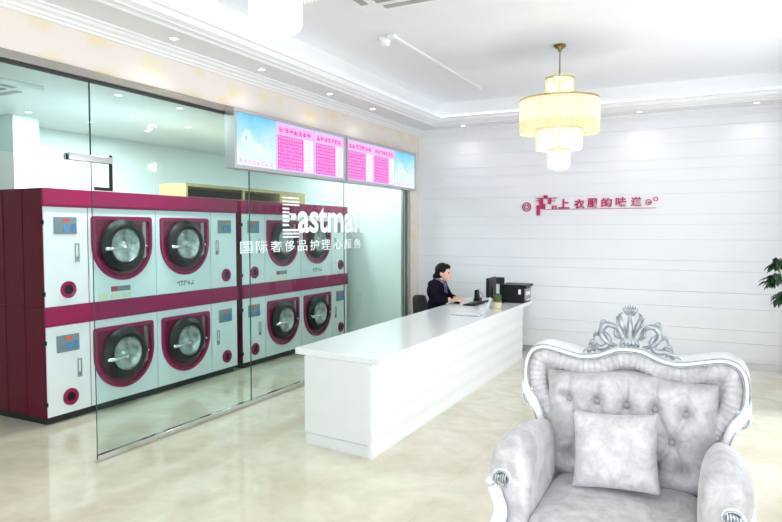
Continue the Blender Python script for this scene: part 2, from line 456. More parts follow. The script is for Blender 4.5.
# end post between last panel and the pillar
struct(MB().box(XL-.05, XL-.01, 8.575, 8.63, 0, 2.87, .003).box(XL-.05, XL-.01, 8.73, 8.80, 0, 2.87, .003).build('trim_3', M['steel']))
struct(MB().box(XL-.045, XL-.02, 8.63, 8.73, 0, 2.87).build('trim_4', M['glass_edge']))
# lettering on the glass
t = empty('lettering_sign', (XL, 5.58, 1.72), 'white vinyl Eastman lettering across two glass wall panels', 'lettering')
b = MB(); x0, x1 = -.003, -.001
hts = [(.375, .39, 0, .30), (.335, .35, 0, .31), (.30, .316, .0, .31), (.255, .275, 0, .12), (.215, .235, 0, .12), (.165, .20, 0, .15), (.12, .15, 0, .12), (.075, .10, 0, .11), (.02, .045, .0, .29), (-.015, .005, .0, .30), (-.05, -.032, 0, .30)]
for (z0, z1, y0, y1) in hts: b.box(x0, x1, y0, y1, z0, z1)
b.box(x0, x1, .12, .24, .15, .215)
b.build('striped_initial', M['white_vinyl'], t)
text_mesh('letters', 'astman', M['white_vinyl'], 1.46, .30, 'yz', (-.003, .28, .0), t, bold=.022, ext=.002)
for k, c_ in enumerate('国际奢侈品护理心服务'):
    text_mesh('small_letter', c_, M['white_vinyl'], .185, .120, 'yz', (-.003, -.69+.241*k+(.03 if k > 6 else 0), -.20+.0*k), t, bold=.0, ext=.002)

# ------------------------------------------------------------------ lightbox signs
def glyphs(b, x0, x1, y0, y1, z0, z1, n, rng):
    """rows of little strokes standing for small print"""
    w = (y1-y0)/n
    for k in range(n):
        a = y0+k*w; e = a+w*.78
        for _ in range(3):
            zz = z0+(z1-z0)*rng.random()*.85; b.box(x0, x1, a, e, zz, zz+(z1-z0)*.14)
        yy = a+(e-a)*rng.random()*.8; b.box(x0, x1, yy, yy+(e-a)*.18, z0, z1)
def lightbox(y0, y1, cells, label):
    t = empty('lightbox_sign', (XL+.02, y0, 2.335), label, 'sign', 'menu lightboxes over the glass wall')
    H = .565; W = y1-y0; fr = .035
    MB().box(-.015, .07, 0, W, 0, H).build('housing', M['alu'], t)
    b = MB()
    b.box(.07, .10, 0, W, 0, fr).box(.07, .10, 0, W, H-fr, H).box(.07, .10, 0, fr, fr, H-fr).box(.07, .10, W-fr, W, fr, H-fr)
    b.build('frame', M['alu'], t)
    rng = random.Random(int(y0*100))
    for (kind, a, c) in cells:
        a -= y0; c -= y0
        if kind == 'sky':
            p = MB().box(-.004, .004, -(c-a)/2, (c-a)/2, -(H-2*fr)/2, (H-2*fr)/2).build('picture_panel', M['sky'], t, loc=(.078, (a+c)/2, H/2))
            q = MB()
            # soft pale heap of linen with a peak
            w = c-a
            def puff(cy, cz, ry, rz, x):
                q.prism([(w*cy+w*ry*(1+.08*math.sin(5*k))*math.cos(2*PI*k/22), cz+rz*(1+.10*math.cos(3*k))*math.sin(2*PI*k/22)) for k in range(22)], 'x', .0045, x)
            puff(-.24, -.05, .13, .15, .0055); puff(.05, -.10, .20, .08, .0058); puff(.26, -.13, .14, .06, .0061); puff(-.05, -.15, .38, .05, .0064)
            q.build('pale_picture_shape', M['paleblue'], p)
            q = MB(); puff(.12, -.08, .07, .03, .0068); q.build('yellow_patch', M['yellowfilm'], p)
            q = MB(); puff(-.25, .02, .03, .022, .0068); q.build('grey_patch', M['greyfilm'], p)
            q = MB(); glyphs(q, .0069, .0075, -w*.42, w*.42, -.225, -.185, 8, rng); q.build('caption', M['pinklight'], p)
        else:
            p = MB().box(-.004, .004, -(c-a)/2, (c-a)/2, -(H-2*fr)/2, (H-2*fr)/2).build('price_panel', M['lilacfilm'], t, loc=(.078, (a+c)/2, H/2))
            w = c-a; hh = (H-2*fr)/2
            MB().box(.0045, .0055, -w/2+.02, w/2-.02, hh-.115, hh-.025).build('header_strip', M['pinklight'], p)
            q = MB(); glyphs(q, .0056, .0066, -w/2+.05, w/2-.05, hh-.10, hh-.045, 7, rng); q.build('header_print', M['pinkdark'], p)
            MB().box(.0045, .0055, -w/2+.02, w*.20, -hh+.02, hh-.13).build('list_panel', M['pink'], p)
            q = MB()
            for k in range(9):
                zz = -hh+.03+k*.0375; glyphs(q, .0056, .0064, -w/2+.035, w*.18, zz, zz+.024, 11, rng)
            q.build('list_print', M['pinklight'], p)
            q = MB(); q.box(.0045, .0055, w*.215, w/2-.02, -hh+.02, hh-.13); q.build('price_column', M['whitefilm'], p)
            q = MB()
            for k in range(9):
                zz = -hh+.035+k*.0375; q.box(.0056, .0064, w*.24, w/2-.05, zz, zz+.006)
            q.build('price_print', M['pinklight'], p)
    return t
lightbox(4.68, 6.705, [('sky', 4.715, 5.335), ('price', 5.345, 6.03), ('price', 6.045, 6.67)], 'left menu lightbox with blue sky picture at its near end')
lightbox(6.715, 8.74, [('price', 6.75, 7.42), ('price', 7.43, 8.05), ('sky', 8.06, 8.705)], 'right menu lightbox with blue sky picture at its far end')

# ------------------------------------------------------------------ dry cleaning machines
def dshape(hw, z0, z1, n=20, r=.03):
    """flat top, round bottom outline centred on y=0"""
    pts = []
    cz = z0+hw*1.0
    for k in range(n+1):
        a = PI+PI*k/n; pts.append((hw*math.cos(a), cz+hw*math.sin(a)))
    for k in range(4):
        a = PI/2*k/3; pts.append((hw-r+r*math.cos(a), z1-r+r*math.sin(a)))
    for k in range(4):
        a = PI/2+PI/2*k/3; pts.append((-hw+r+r*math.cos(a), z1-r+r*math.sin(a)))
    return pts
W = 2.55
def make_dryer(name, base, hw, hb, label, group):
    """local: front face x=0, y 0..W, z 0 at bottom of unit"""
    t = empty(name, (0, 0, 0), label, 'washing machine', group)
    H = base+hw+hb; D = .84
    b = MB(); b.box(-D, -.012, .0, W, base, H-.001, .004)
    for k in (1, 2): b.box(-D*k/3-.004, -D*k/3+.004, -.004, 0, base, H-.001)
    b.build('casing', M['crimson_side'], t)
    MB().box(-D+.01, -.02, .01, W-.01, H-.001, H-.0005).build('bounce_panel', M['enamel'], t)  # unseen pale top, added to stop pink bounce from the crimson casing
    if base: MB().box(-D+.03, -.05, .03, W-.03, 0, base).build('plinth', M['darkgap'], t)
    b = MB(); b.prism([(-.012, base+hw), (.018, base+hw), (.022, base+hw+.02), (.012, H), (-.012, H)], 'y', 0, W); b.build('top_band', M['crimson'], t)
    z0 = base+.004; z1 = base+hw-.004
    # side control panels
    for side in (0, 1):
        y0, y1 = ((.008, .45) if side == 0 else (2.10, W-.008))
        cp = MB().box(-.012, .0, y0, y1, z0, z1, .003).build('control_panel', M['enamel'], t)
        sy = .22 if side == 0 else 2.33
        s_ = MB().box(0, .006, sy-.115, sy+.115, z1-.245, z1-.09, .002).build('screen', M['screen'], cp)
        q = MB().box(.006, .008, sy-.03, sy+.04, z1-.135, z1-.11); q.build('readout', M['led'], cp)
        q = MB(); q.lathe([(.0, 0), (.03, 0), (.03, .006), (0, .006)], (.006, sy, z1-.19), 'x', 14)
        for k in range(4): q.box(.006, .009, sy+.055+k*.013, sy+.063+k*.013, z1-.225, z1-.15)
        q.build('buttons', M['blue_button'], cp)
        ly = .335 if side == 0 else 2.20
        b = MB(); o = [(ly-.022, z1-.50), (ly+.022, z1-.50), (ly+.022, z1-.33), (ly-.022, z1-.33)]
        i_ = [(ly-.014, z1-.49), (ly+.014, z1-.49), (ly+.014, z1-.34), (ly-.014, z1-.34)]
        b.ringprism(o, i_, 'x', 0, .006).box(0, .012, ly-.006, ly+.012, z1-.485, z1-.455); b.build('latch', M['label'] if base or side else M['steel'], cp)
        vy = .235 if side == 0 else 2.35; vz = z0+.145
        b = MB(); b.lathe([(.042, 0), (.078, 0), (.078, .012), (.070, .018), (.045, .014), (.042, 0)], (0, vy, vz), 'x', 28); b.build('vent_ring', M['crimson'], cp, smooth='auto')
        MB().lathe([(0, 0), (.044, 0), (.044, .004), (0, .004)], (0, vy, vz), 'x', 24).build('vent_hole', M['rubber'], cp)
    for zz in (z0+.12, z1-.14): MB().box(-.02, .008, -.012, .010, zz-.02, zz+.02, .003).build('hinge', M['black'], t)
    cyy = (z0+z1)/2
    MB().box(-.012, .0, .46, 2.09, z0, z1, .003).build('front_panel', M['enamel'], t)
    b = MB(); b.box(.0, .002, 1.268, 1.272, z0+.01, z1-.01).build('seam', M['label'], t)
    for dc in (.845, 1.685):
        dz1 = z1-.075; dz0 = z1-.705
        d = empty_part('loading_door', t, (0, dc, 0))
        o = dshape(.36, dz0, dz1); i_ = dshape(.325, dz0+.035, dz1-.035)
        MB().ringprism(o, i_, 'x', -.004, .022).build('surround', M['crimson'], d)
        MB().prism(dshape(.33, dz0+.03, dz1-.03), 'x', -.006, .006).build('back_plate', M['maroon'], d)
        b = MB(); b.prism([(.245, dz0+.20), (.285, dz0+.22), (.285, dz1-.05), (.245, dz1-.05)], 'x', .006, .012); b.build('glint_strip', M['steel'], d)
        cz = dz0+.345
        b = MB(); b.lathe([(.165, .01), (.255, .01), (.262, .03), (.25, .055), (.20, .085), (.17, .075), (.165, .03)], (0, -.015, cz), 'x', 36); b.build('gasket_ring', M['rubber'], d, smooth='auto')
        b = MB(); b.lathe([(.0, .008), (.165, .008), (.172, .070), (.165, .070), (.15, .050), (.10, .036), (.05, .034), (.03, .055), (0, .058)], (0, -.015, cz), 'x', 30); b.build('drum', M['drum'], d, smooth='auto')
        b = MB(); b.lathe([(.172, .074), (.13, .098), (.07, .112), (0, .116)], (0, -.015, cz), 'x', 30); b.build('porthole_glass', M['doorglass'], d, smooth=True)
        b = MB(); b.tube(crom([(.075, -.26, cz-.03), (.10, -.22, cz-.028), (.105, -.15, cz-.024), (.105, -.06, cz-.02)], 4), [.020]*7+[.017]*3+[.013]*3, 10); b.ell((.105, -.055, cz-.02), (.018, .022, .022), u=10, v=8); b.build('handle', M['chrome'], d, smooth=True)
        b = MB(); b.ell((.07, .235, cz-.01), (.018, .014, .014), u=8, v=6); b.build('catch', M['chrome'], d, smooth=True)
    if not base:
        MB().box(0, .004, .70, .93, z0+.085, z0+.135).build('name_plate', [M['label']], t)
        MB().box(.004, .006, .70, .77, z0+.085, z0+.135).build('red_badge', M['redlabel'], t)
        for k in range(3): MB().box(0, .003, .56+k*.14, .66+k*.14, z0+.02, z0+.065).build('sticker', M['yellowlabel'], t)
        b = MB(); rng = random.Random(5); glyphs(b, 0, .003, 1.56, 1.82, z0+.075, z0+.13, 5, rng); b.build('printed_name', M['label'], t)
    return t
def empty_part(name, parent, loc):
    o = bpy.data.objects.new(name, None); C.objects.link(o); o.parent = parent; o.location = loc; o.empty_display_size = .05
    return o
low = make_dryer('laundry_machine', .07, .82, .17, 'lower crimson and white twin-door laundry machine standing on the floor at left by the doorway', 'stacked laundry machines')
low.location = (-5.27, 3.62, 0)
upr = make_dryer('laundry_machine', 0, .905, .16, 'upper crimson and white twin-door laundry machine stacked at left by the doorway', 'stacked laundry machines')
upr.location = (-5.27, 3.62, 1.06)
l2 = copy_tree(low); l2.location = (-5.27, 6.27, 0); l2['label'] = 'lower crimson and white twin-door laundry machine behind the reception counter end'
u2 = copy_tree(upr); u2.location = (-5.27, 6.27, 1.06); u2['label'] = 'upper crimson and white twin-door laundry machine behind the white glass lettering'
# low tan shelf box on top of the machines
t = empty('shelf_box', (-5.5, 5.566, 2.1255), 'long low tan shelf box with dark open front on top of the machines', 'shelf')
b = MB(); W_, D_, H_ = 2.421, .42, 0.178
b.box(-D_, 0, 0, W_, 0, .02).box(-D_, 0, 0, W_, H_-.035, H_).box(-D_, 0, 0, .03, .02, H_-.035).box(-D_, 0, 1.803, W_, .02, H_-.035)
b.build('carcass', M['tan'], t)
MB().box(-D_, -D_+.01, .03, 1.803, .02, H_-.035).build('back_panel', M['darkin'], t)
MB().box(-.03, 0, W_*.42, W_*.42+.03, .02, H_-.035).build('divider', M['tan'], t)

# ------------------------------------------------------------------ reception counter
CX0, CX1, CY0, CY1, CZ = -2.97, -2.30, 4.215, 8.50, .725
ox, oy = CX1, CY0
t = empty('reception_counter', (ox, oy, 0), 'long white reception counter with a wavy front panel', 'counter')
b = MB(); b.prism([(-3.095-ox, 4.335-oy), (-2.25-ox, 4.225-oy), (-2.25-ox, 8.80-oy), (-3.16-ox, 8.80-oy)], 'z', CZ, CZ+.05)
bmesh.ops.bevel(b.bm, geom=list(b.bm.edges), offset=.005, segments=2, profile=.5, affect='EDGES')
b.build('worktop', M['lacquer'], t)
b = MB(); n = 60; zz0 = .098
front = [(-.004+.003*math.cos(2*PI*(CZ*k/n-.02)/.150), CZ*k/n) for k in range(n+1)]
b.prism(front+[(-.03, CZ), (-.03, 0)], 'y', .0, CY1-CY0); b.build('front_panel', M['lacquer'], t, smooth='auto')
dx, dy = CX0-ox, .075
b = MB(); b.prism([(dx, dy), (-.03, .004), (-.03, .034), (dx, dy+.03)], 'z', zz0, CZ); b.build('end_panel', M['lacquer_shaded'], t)
MB().box(dx, -.03, CY1-CY0-.03, CY1-CY0, zz0, CZ).build('end_panel', M['lacquer_shaded'], t)
b = MB(); b.prism([(dx+.004, dy+.006), (-.031, .008), (-.031, .036), (dx+.004, dy+.036)], 'z', 0, zz0-.006); b.build('plinth', M['lacquer_shaded'], t)

# things on the counter
TZ = CZ+.05
t = empty('office_printer', (-2.42, 8.50, TZ), 'black office printer at the far end of the white counter', 'printer')
b = MB(); b.box(-.16, .165, -.14, .22, .0, .205, .008).build('body', M['black'], t)
b = MB(); b.box(-.17, .195, -.15, .23, .207, .245, .01).build('scanner_lid', M['black'], t)
b = MB(); b.box(.165, .172, -.10, .19, .05, .19, .002).build('front_panel', M['paperedge'], t)
b = MB(); b.box(.172, .20, -.08, .16, .035, .05, .003).box(.172, .176, -.06, .14, .10, .15); b.build('paper_tray', M['paper'], t)
b = MB(); b.box(.09, .125, -.1425, -.14, .12, .185).build('white_tag', M['paper'], t)
b = MB(); b.box(-.155, .15, -.12, .18, .2, .207); b.build('gap_strip', M['darkgap'], t)
# monitor facing the clerk
t = empty('computer_monitor', (-2.72, 8.40, TZ), 'black computer monitor seen edge on beside the printer', 'monitor', rz=math.radians(3))
b = MB(); b.box(-.02, .02, -.20, .20, .07, .33, .006).build('screen_case', M['black'], t)
MB().box(-.023, -.02, -.185, .185, .085, .315).build('screen', M['screenblue'], t)
b = MB(); b.box(.0, .03, -.03, .03, .01, .2, .005).box(-.09, .09, -.11, .11, 0, .012, .004); b.build('stand', M['black'], t)
t = empty('customer_display', (-2.56, 8.30, TZ), 'small dark customer display standing tall between monitor and printer', 'display', rz=math.radians(10))
MB().tube([(0, 0, .008), (0, 0, .27)], .012, 10).lathe([(0, 0), (.05, 0), (.05, .01), (0, .01)], n=16).build('pole', M['black'], t)
MB().box(-.055, .055, -.03, .03, .255, .345, .012, 3).build('display_head', M['black'], t)
t = empty('card_terminal', (-2.90, 8.36, TZ), 'low black card terminal left of the monitor', 'terminal')
MB().box(-.045, .045, -.06, .06, 0, .045, .01).build('base', M['black'], t)
b = MB(); b.prism([(-.035, .045), (.02, .045), (.0, .16), (-.03, .155)], 'y', -.045, .045); b.build('keypad_face', M['black'], t)
t = empty('computer_keyboard', (-2.82, 7.98, TZ), 'black keyboard on the counter in front of the seated person', 'keyboard')
b = MB(); b.prism([(-.08, 0), (.085, 0), (.085, .028), (-.08, .012)], 'y', -.20, .20); b.build('case', M['black'], t)
b = MB()
for r_ in range(5):
    for k in range(13):
        x = -.062+r_*.028; y = -.18+k*.0285; zt = .013+(x+.08)/.165*.016
        b.box(x, x+.022, y, y+.022, zt-.004, zt+.006)
b.build('keys', M['keys'], t)
t = empty('computer_mouse', (-3.045, 7.94, TZ), 'black mouse under the hand of the seated person', 'mouse')
b = MB(); b.ell((0, 0, .012), (.045, .028, .018)); b.build('shell', M['black'], t, smooth=True)
t = empty('cactus_pot', (-2.40, 7.66, TZ), 'small green cactus in a banded cream pot on the counter edge', 'plant')
MB().lathe([(0, 0), (.036, 0), (.046, .01), (.052, .10), (.047, .10), (.044, .085), (0, .085)], n=24).build('pot', M['potcream'], t, smooth='auto')
MB().lathe([(.0515, .083), (.0545, .083), (.0548, .098), (.0518, .098), (.0515, .083)], n=24).build('pot_band', M['potbrown'], t)
b = MB()
b.grid(lambda u, v: Vector(((.050+.004*math.cos(12*2*PI*u))*math.cos(2*PI*u)*math.sin(PI*(v*.97+.015)), (.050+.004*math.cos(12*2*PI*u))*math.sin(2*PI*u)*math.sin(PI*(v*.97+.015)), .135-.055*math.cos(PI*v))), 48, 12, True)
b.build('cactus', M['cactus'], t, smooth=True)
t = empty('paper_stack', (-2.52, 6.93, TZ), 'thin stack of white paper lying near the counter edge', 'paper')
b = MB()
MB().box(-.165, .15, -.10, .09, 0, .008).build('folder', M['paperedge'], t)
MB().box(-.155, .155, -.085, .10, .008, .014).build('top_sheet', M['paper'], t)
t = empty('leaflet_holder', (-2.50, 7.72, TZ), 'folded white leaflet standing beside the cactus pot', 'leaflet', rz=.6)
b = MB(); b.prism([(-.05, 0), (-.048, 0), (0, .115), (.048, 0), (.05, 0), (.001, .122), (-.001, .122)], 'y', -.05, .05); b.build('folded_card', M['paper'], t)
t = empty('cable_loops', (-2.98, 8.62, TZ), 'thin grey cable looping up behind the card terminal', 'cable')
b = MB(); b.tube(crom([(-.05, 0, .005), (-.02, .03, .06), (.02, .03, .10), (.06, .03, .05), (.03, .02, .02), (-.02, .02, .04), (.03, .0, .09), (.10, -.05, .005)], 6), .0025, 6); b.build('cable', M['kraft'], t, smooth=True)

# ------------------------------------------------------------------ wall sign
t = empty('wall_sign', (-2.46, YB, 1.98), 'magenta Chinese character sign on the white back wall', 'sign')
def sx(p): return -2.421+(p-527)*.01335-(-2.46)
def sz(p): return 2.325-(p-190)*.0150-1.98
def tilt(p): return 0
b = MB()
def ring(b, cx, cz, r0, r1):
    n = 28; o = [(cx+r1*math.cos(2*PI*k/n), cz+r1*math.sin(2*PI*k/n)) for k in range(n)]; i_ = [(cx+r0*math.cos(2*PI*k/n), cz+r0*math.sin(2*PI*k/n)) for k in range(n)]
    b.ringprism(o, i_, 'y', -.016, -.0005)
ring(b, sx(526.8), sz(206), .052, .066); ring(b, sx(526.8), sz(206), .024, .036)
b.build('double_ring', M['magenta'], t)
b = MB()
def bl(a, c, e, f): b.box(sx(515+a/9.775), sx(515+c/9.775), -.02, -.0005, sz(185+f/9.775), sz(185+e/9.775))
for q in ((295, 335, 100, 130), (210, 430, 124, 131), (205, 245, 148, 154), (245, 290, 130, 182), (340, 372, 130, 182), (370, 412, 150, 157), (262, 312, 178, 228), (222, 258, 190, 285), (380, 395, 196, 230), (395, 430, 196, 206), (418, 429, 204, 230)): bl(*q)
b.build('large_character', M['magenta'], t)
chars = [('上', 560.5, 572, 199, 208), ('衣', 577, 587.5, 199.5, 208.2), ('服', 590, 600.5, 199, 207.5), ('的', 604, 614.5, 198.8, 207.3), ('味', 618, 628.5, 198.5, 207), ('道', 632.5, 642.5, 198.5, 207)]
for (ch, a, c, e, f) in chars:
    text_mesh('character', ch, M['magenta'], (c-a)*.01335, (f-e)*.015, 'xz', (sx(a), -.001, sz(f)), t, bold=.025, ext=.018)
b = MB(); b.box(sx(546), sx(656), -.01, -.0005, sz(208.9), sz(208.4)); b.build('underline', M['magenta'], t)
b = MB(); ring(b, sx(649), sz(203.5), .030, .040); b.box(sx(648), sx(651), -.014, -.0005, sz(204.5), sz(203)); ring(b, sx(655.5), sz(200.8), .020, .030); b.build('end_rings', M['magenta'], t)

# ------------------------------------------------------------------ chandeliers
def make_chandelier(label):
    t = empty('crystal_chandelier', (0, 0, ZC), label, 'chandelier', 'tiered crystal chandeliers')
    z = lambda a: a-ZC
    MB().lathe([(0, 0), (.055, 0), (.06, -.012), (.045, -.03), (.025, -.04), (.02, -.06), (0, -.06)], n=24).build('canopy', M['brass'], t, smooth='auto')
    b = MB()
    for k in range(8):
        b.ell((0, 0, -.075-k*.032), (.008, .012, .020), u=8, v=6)
    b.build('chain', M['brass'], t, smooth=True)
    def ringbar(r, zz, h=.018, th=.012): return [(r-th, zz), (r, zz), (r, zz+h), (r-th, zz+h), (r-th, zz)]
    b = MB()
    for (r, zz) in ((.14, 3.215), (.385, 3.005), (.225, 2.725), (.112, 2.525)): b.lathe(ringbar(r, z(zz)), n=40)
    for k in range(6):
        a = 2*PI*k/6; b.box(-.003, .003, 0, .37, z(3.005), z(3.012))
        bmesh.ops.rotate(b.bm, verts=list(b.bm.verts)[-8:], cent=(0, 0, 0), matrix=Matrix.Rotation(a, 3, 'Z'))
    b.tube([(0, 0, z(3.26)), (0, 0, z(2.5))], .012, 8)
    b.build('ring_frame', M['gold'], t)
    def tier(name, r, z0, z1, n, mat, wob=.0):
        b = MB(); rng = random.Random(n)
        w = 2*PI*r/n*.40
        for k in range(n):
            a = 2*PI*k/n; cx, cy = r*math.cos(a), r*math.sin(a); zb = z0+(wob*(k % 4 in (1, 2)))
            d = Vector((math.cos(a), math.sin(a), 0)); u = Vector((-math.sin(a), math.cos(a), 0)); c0 = Vector((cx, cy, 0))
            sec = [d*w, u*w, -d*w, -u*w]
            A = [b.bm.verts.new(c0+q+Vector((0, 0, z(z1)))) for q in sec]
            B = [b.bm.verts.new(c0+q+Vector((0, 0, z(zb)+.012))) for q in sec]
            tip = b.bm.verts.new(c0+Vector((0, 0, z(zb)-.008)))
            for i in range(4):
                b.bm.faces.new((A[i], A[(i+1) % 4], B[(i+1) % 4], B[i])); b.bm.faces.new((B[i], B[(i+1) % 4], tip))
            b.bm.faces.new(A)
        return b.build(name, mat, t)
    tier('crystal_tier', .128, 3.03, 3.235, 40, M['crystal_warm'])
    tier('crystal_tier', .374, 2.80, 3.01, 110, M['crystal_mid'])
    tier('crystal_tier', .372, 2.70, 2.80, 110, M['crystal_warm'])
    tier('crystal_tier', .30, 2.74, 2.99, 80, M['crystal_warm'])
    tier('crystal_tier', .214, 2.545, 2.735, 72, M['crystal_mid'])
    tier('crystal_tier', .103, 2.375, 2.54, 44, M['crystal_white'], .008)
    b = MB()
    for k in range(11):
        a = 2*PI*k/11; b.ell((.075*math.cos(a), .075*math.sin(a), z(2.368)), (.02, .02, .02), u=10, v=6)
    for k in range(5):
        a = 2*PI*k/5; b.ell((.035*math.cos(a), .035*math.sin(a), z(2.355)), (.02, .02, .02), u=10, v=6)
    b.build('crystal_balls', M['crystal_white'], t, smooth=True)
    return t
ch = make_chandelier('golden tiered crystal chandelier hanging over the far end of the counter'); ch.location = (-1.383, 6.359, ZC)
c2 = copy_tree(ch); c2.location = (-1.49, 1.98, ZC); c2.scale = (.92, .92, .88); c2['label'] = 'near crystal chandelier whose white bottom tier hangs into the top of the view'
for (x, y) in ((-1.383, 6.359), (-1.49, 1.98)):
    for zz, e, col in ((3.16, 70, (1, .84, .62)), (2.62, 50, (1, .92, .8))):
        l = bpy.data.lights.new('chandelier_bulb', 'POINT'); l.energy = e; l.color = col; l.shadow_soft_size = .05
        o = bpy.data.objects.new('chandelier_bulb', l); C.objects.link(o); o.location = (x+.0, y, zz)

# ------------------------------------------------------------------ ceiling fittings
def make_downlight(label):
    t = empty('recessed_downlight', (0, 0, 0), label, 'downlight', 'recessed downlights')
    MB().lathe([(.038, .0), (.055, 0), (.055, -.004), (.046, -.007), (.038, -.004), (.038, 0)], n=24).build('bezel', M['mould'], t)
    MB().lathe([(0, 0), (.038, 0), (.038, -.002), (0, -.002)], n=20).build('lens', M['lamp'], t)
    return t
def spot(x, y, z, e):
    l = bpy.data.lights.new('downlight_lamp', 'SPOT'); l.energy = e; l.spot_size = math.radians(140); l.spot_blend = 1; l.shadow_soft_size = .04; l.color = (1, .98, .95)
    o = bpy.data.objects.new('downlight_lamp', l); C.objects.link(o); o.location = (x, y, z-.012)
left_lab = ['recessed downlight in the left soffit, nearest the camera of the visible row', 'recessed downlight in the left soffit above the sky picture of the left lightbox',
            'recessed downlight in the left soffit above the joint of the lightboxes', 'recessed downlight in the left soffit nearest the back corner']
back_lab = ['recessed downlight in the back soffit nearest the left corner', 'recessed downlight in the back soffit right of the golden chandelier', 'recessed downlight in the back soffit above the right end of the wall']
first = None
spots_main = [(-3.86, 3.80), (-3.86, 4.90), (-3.86, 6.10), (-3.86, 7.10), (-3.30, 8.82), (-.90, 8.82), (.41, 8.82)]
for (x, y), lb in zip(spots_main, left_lab+back_lab):
    o = make_downlight(lb) if first is None else copy_tree(first)
    first = first or o; o.location = (x, y, ZS-.0005); o.scale = (.75, .75, .75); o['label'] = lb
    spot(x, y, ZS-.02, 4)
br = [(-6.5, 4.34), (-6.46, 5.06), (-4.95, 4.18), (-5.66, 4.97), (-6.40, 5.84), (-4.91, 4.90), (-5.72, 5.84), (-5.5, 6.9), (-5.5, 8.1), (-4.85, 8.45)]  # last three lack fittings: fill lamps added to brighten the far end
bl_ = ['back room ceiling light over the white column', 'back room ceiling light just behind the free glass edge', 'back room ceiling light nearest the glass, beside the transom end', 'back room ceiling light third from the glass edge',
       'back room ceiling light furthest from the glass in the middle row', 'back room ceiling light close to the glass above the second porthole', 'back room ceiling light beside the chandelier reflection']
for k, (x, y) in enumerate(br):
    if k < 7:
        o = copy_tree(first); o.location = (x, y, 2.9995); o['label'] = bl_[k]; o['group'] = 'back room ceiling lights'
    l = bpy.data.lights.new('back_room_lamp_and_fill', 'AREA'); l.shape = 'DISK'; l.size = .14; l.energy = 5 if k == 0 else 15; l.color = (.94, 1, .99)
    lo = bpy.data.objects.new('back_room_lamp_and_fill', l); C.objects.link(lo); lo.location = (x, y, 2.985)
struct(MB().box(XL-.028, XL+.008, 1.2, 8.57, 2.84, 2.865, .002).build('trim_5', M['darkgap']))
def cassette(loc, label, s=.9):
    t = empty('ceiling_air_conditioner', loc, label, 'air conditioner', 'ceiling cassettes')
    h = s/2
    MB().box(-h, h, -h, h, -.035, 0, .008).build('panel', M['mould'], t)
    b = MB(); g = h*.56; b.box(-g, g, -g, g, -.045, -.034)
    for k in range(9): yy = -g+2*g*(k+.5)/9; b.box(-g, g, yy-.012, yy+.006, -.052, -.045)
    b.build('intake_grille', M['grille'], t)
    for (a, c) in ((1, 0), (-1, 0), (0, 1), (0, -1)):
        b = MB()
        if a: b.box(a*h*.80-.03, a*h*.80+.03, -g, g, -.041, -.034)
        else: b.box(-g, g, c*h*.80-.03, c*h*.80+.03, -.041, -.034)
        b.build('air_slot', M['grille'], t)
    return t
cassette((-2.10, 4.17, ZC), 'white ceiling air conditioner cassette at the top of the view by the near chandelier', .95)
cassette((-5.72, 3.18, 3.0), 'white ceiling air conditioner cassette in the back room above the doorway', .95)
t = empty('ceiling_detector', (-2.80, 5.40, ZC), 'small white ceiling detector beside the end of the white conduit', 'detector')
MB().lathe([(0, 0), (.065, 0), (.065, -.018), (.05, -.03), (.035, -.075), (0, -.08)], n=24).build('body', M['paint'], t, smooth='auto')
t = empty('ceiling_conduit', (-2.69, 5.37, ZC), 'thin white conduit running along the ceiling from the detector', 'conduit')
MB().box(-.018, .018, 0, 2.45, -.022, 0, .004).build('trunking', M['paint'], t)
MB().box(-.04, .04, -.08, .0, -.04, 0, .006).build('end_box', M['paint'], t)

# ------------------------------------------------------------------ potted tree
t = empty('potted_tree', (.84, 7.2, 0), 'dark green leafy potted tree at the right edge by the back wall', 'plant')
MB().lathe([(0, 0), (.13, 0), (.15, .02), (.19, .36), (.20, .38), (.175, .38), (.165, .34), (0, .34)], n=32).build('pot', M['pot'], t, smooth='auto')
MB().lathe([(0, .335), (.165, .335), (.165, .345), (0, .35)], n=24).build('soil', M['soil'], t)
b = MB(); rng = random.Random(11)
b.tube(crom([(0, 0, .33), (.01, .01, .6), (-.02, 0, .85), (0, .02, 1.15)], 5), .016, 8)
leaves = []
for k in range(16):
    a = 2*PI*k/16*2.6; z0 = .72+.38*(k/16); r = .20+.14*rng.random()
    e = Vector((r*math.cos(a), r*math.sin(a), z0+.22+.12*rng.random())); 
    pts = crom([(0, 0, z0), (e.x*.4, e.y*.4, z0+.16), tuple(e), (e.x*1.15, e.y*1.15, e.z-.06)], 4)
    b.tube(pts, [.007-.005*i/len(pts) for i in range(len(pts))], 5); leaves += pts[4:]
b.build('trunk', M['bark'], t, smooth=True)
b = MB()
for p in leaves:
    for _ in range(5):
        a = rng.random()*2*PI; L_ = .075+.05*rng.random(); w = L_*.24
        d = Vector((math.cos(a), math.sin(a), -.25-.9*rng.random())).normalized(); u = d.cross(Vector((0, 0, 1))).normalized(); nrm = u.cross(d)
        q = p+Vector((rng.uniform(-.02, .02), rng.uniform(-.02, .02), rng.uniform(-.03, .02)))
        V = [q, q+d*L_*.35+u*w+nrm*.008, q+d*L_*.35-nrm*.004, q+d*L_*.35-u*w+nrm*.008, q+d*L_*.75+u*w*.6, q+d*L_*.75-nrm*.004, q+d*L_*.75-u*w*.6, q+d*L_*1.05-nrm*.012]
        V = [b.bm.verts.new(v) for v in V]
        for f in ((0, 1, 2), (0, 2, 3), (1, 4, 5, 2), (2, 5, 6, 3), (4, 7, 5), (5, 7, 6)): b.bm.faces.new([V[i] for i in f])
b.build('foliage', M['leafm'], t)
t.scale = (1.04, 1.04, 1.07)
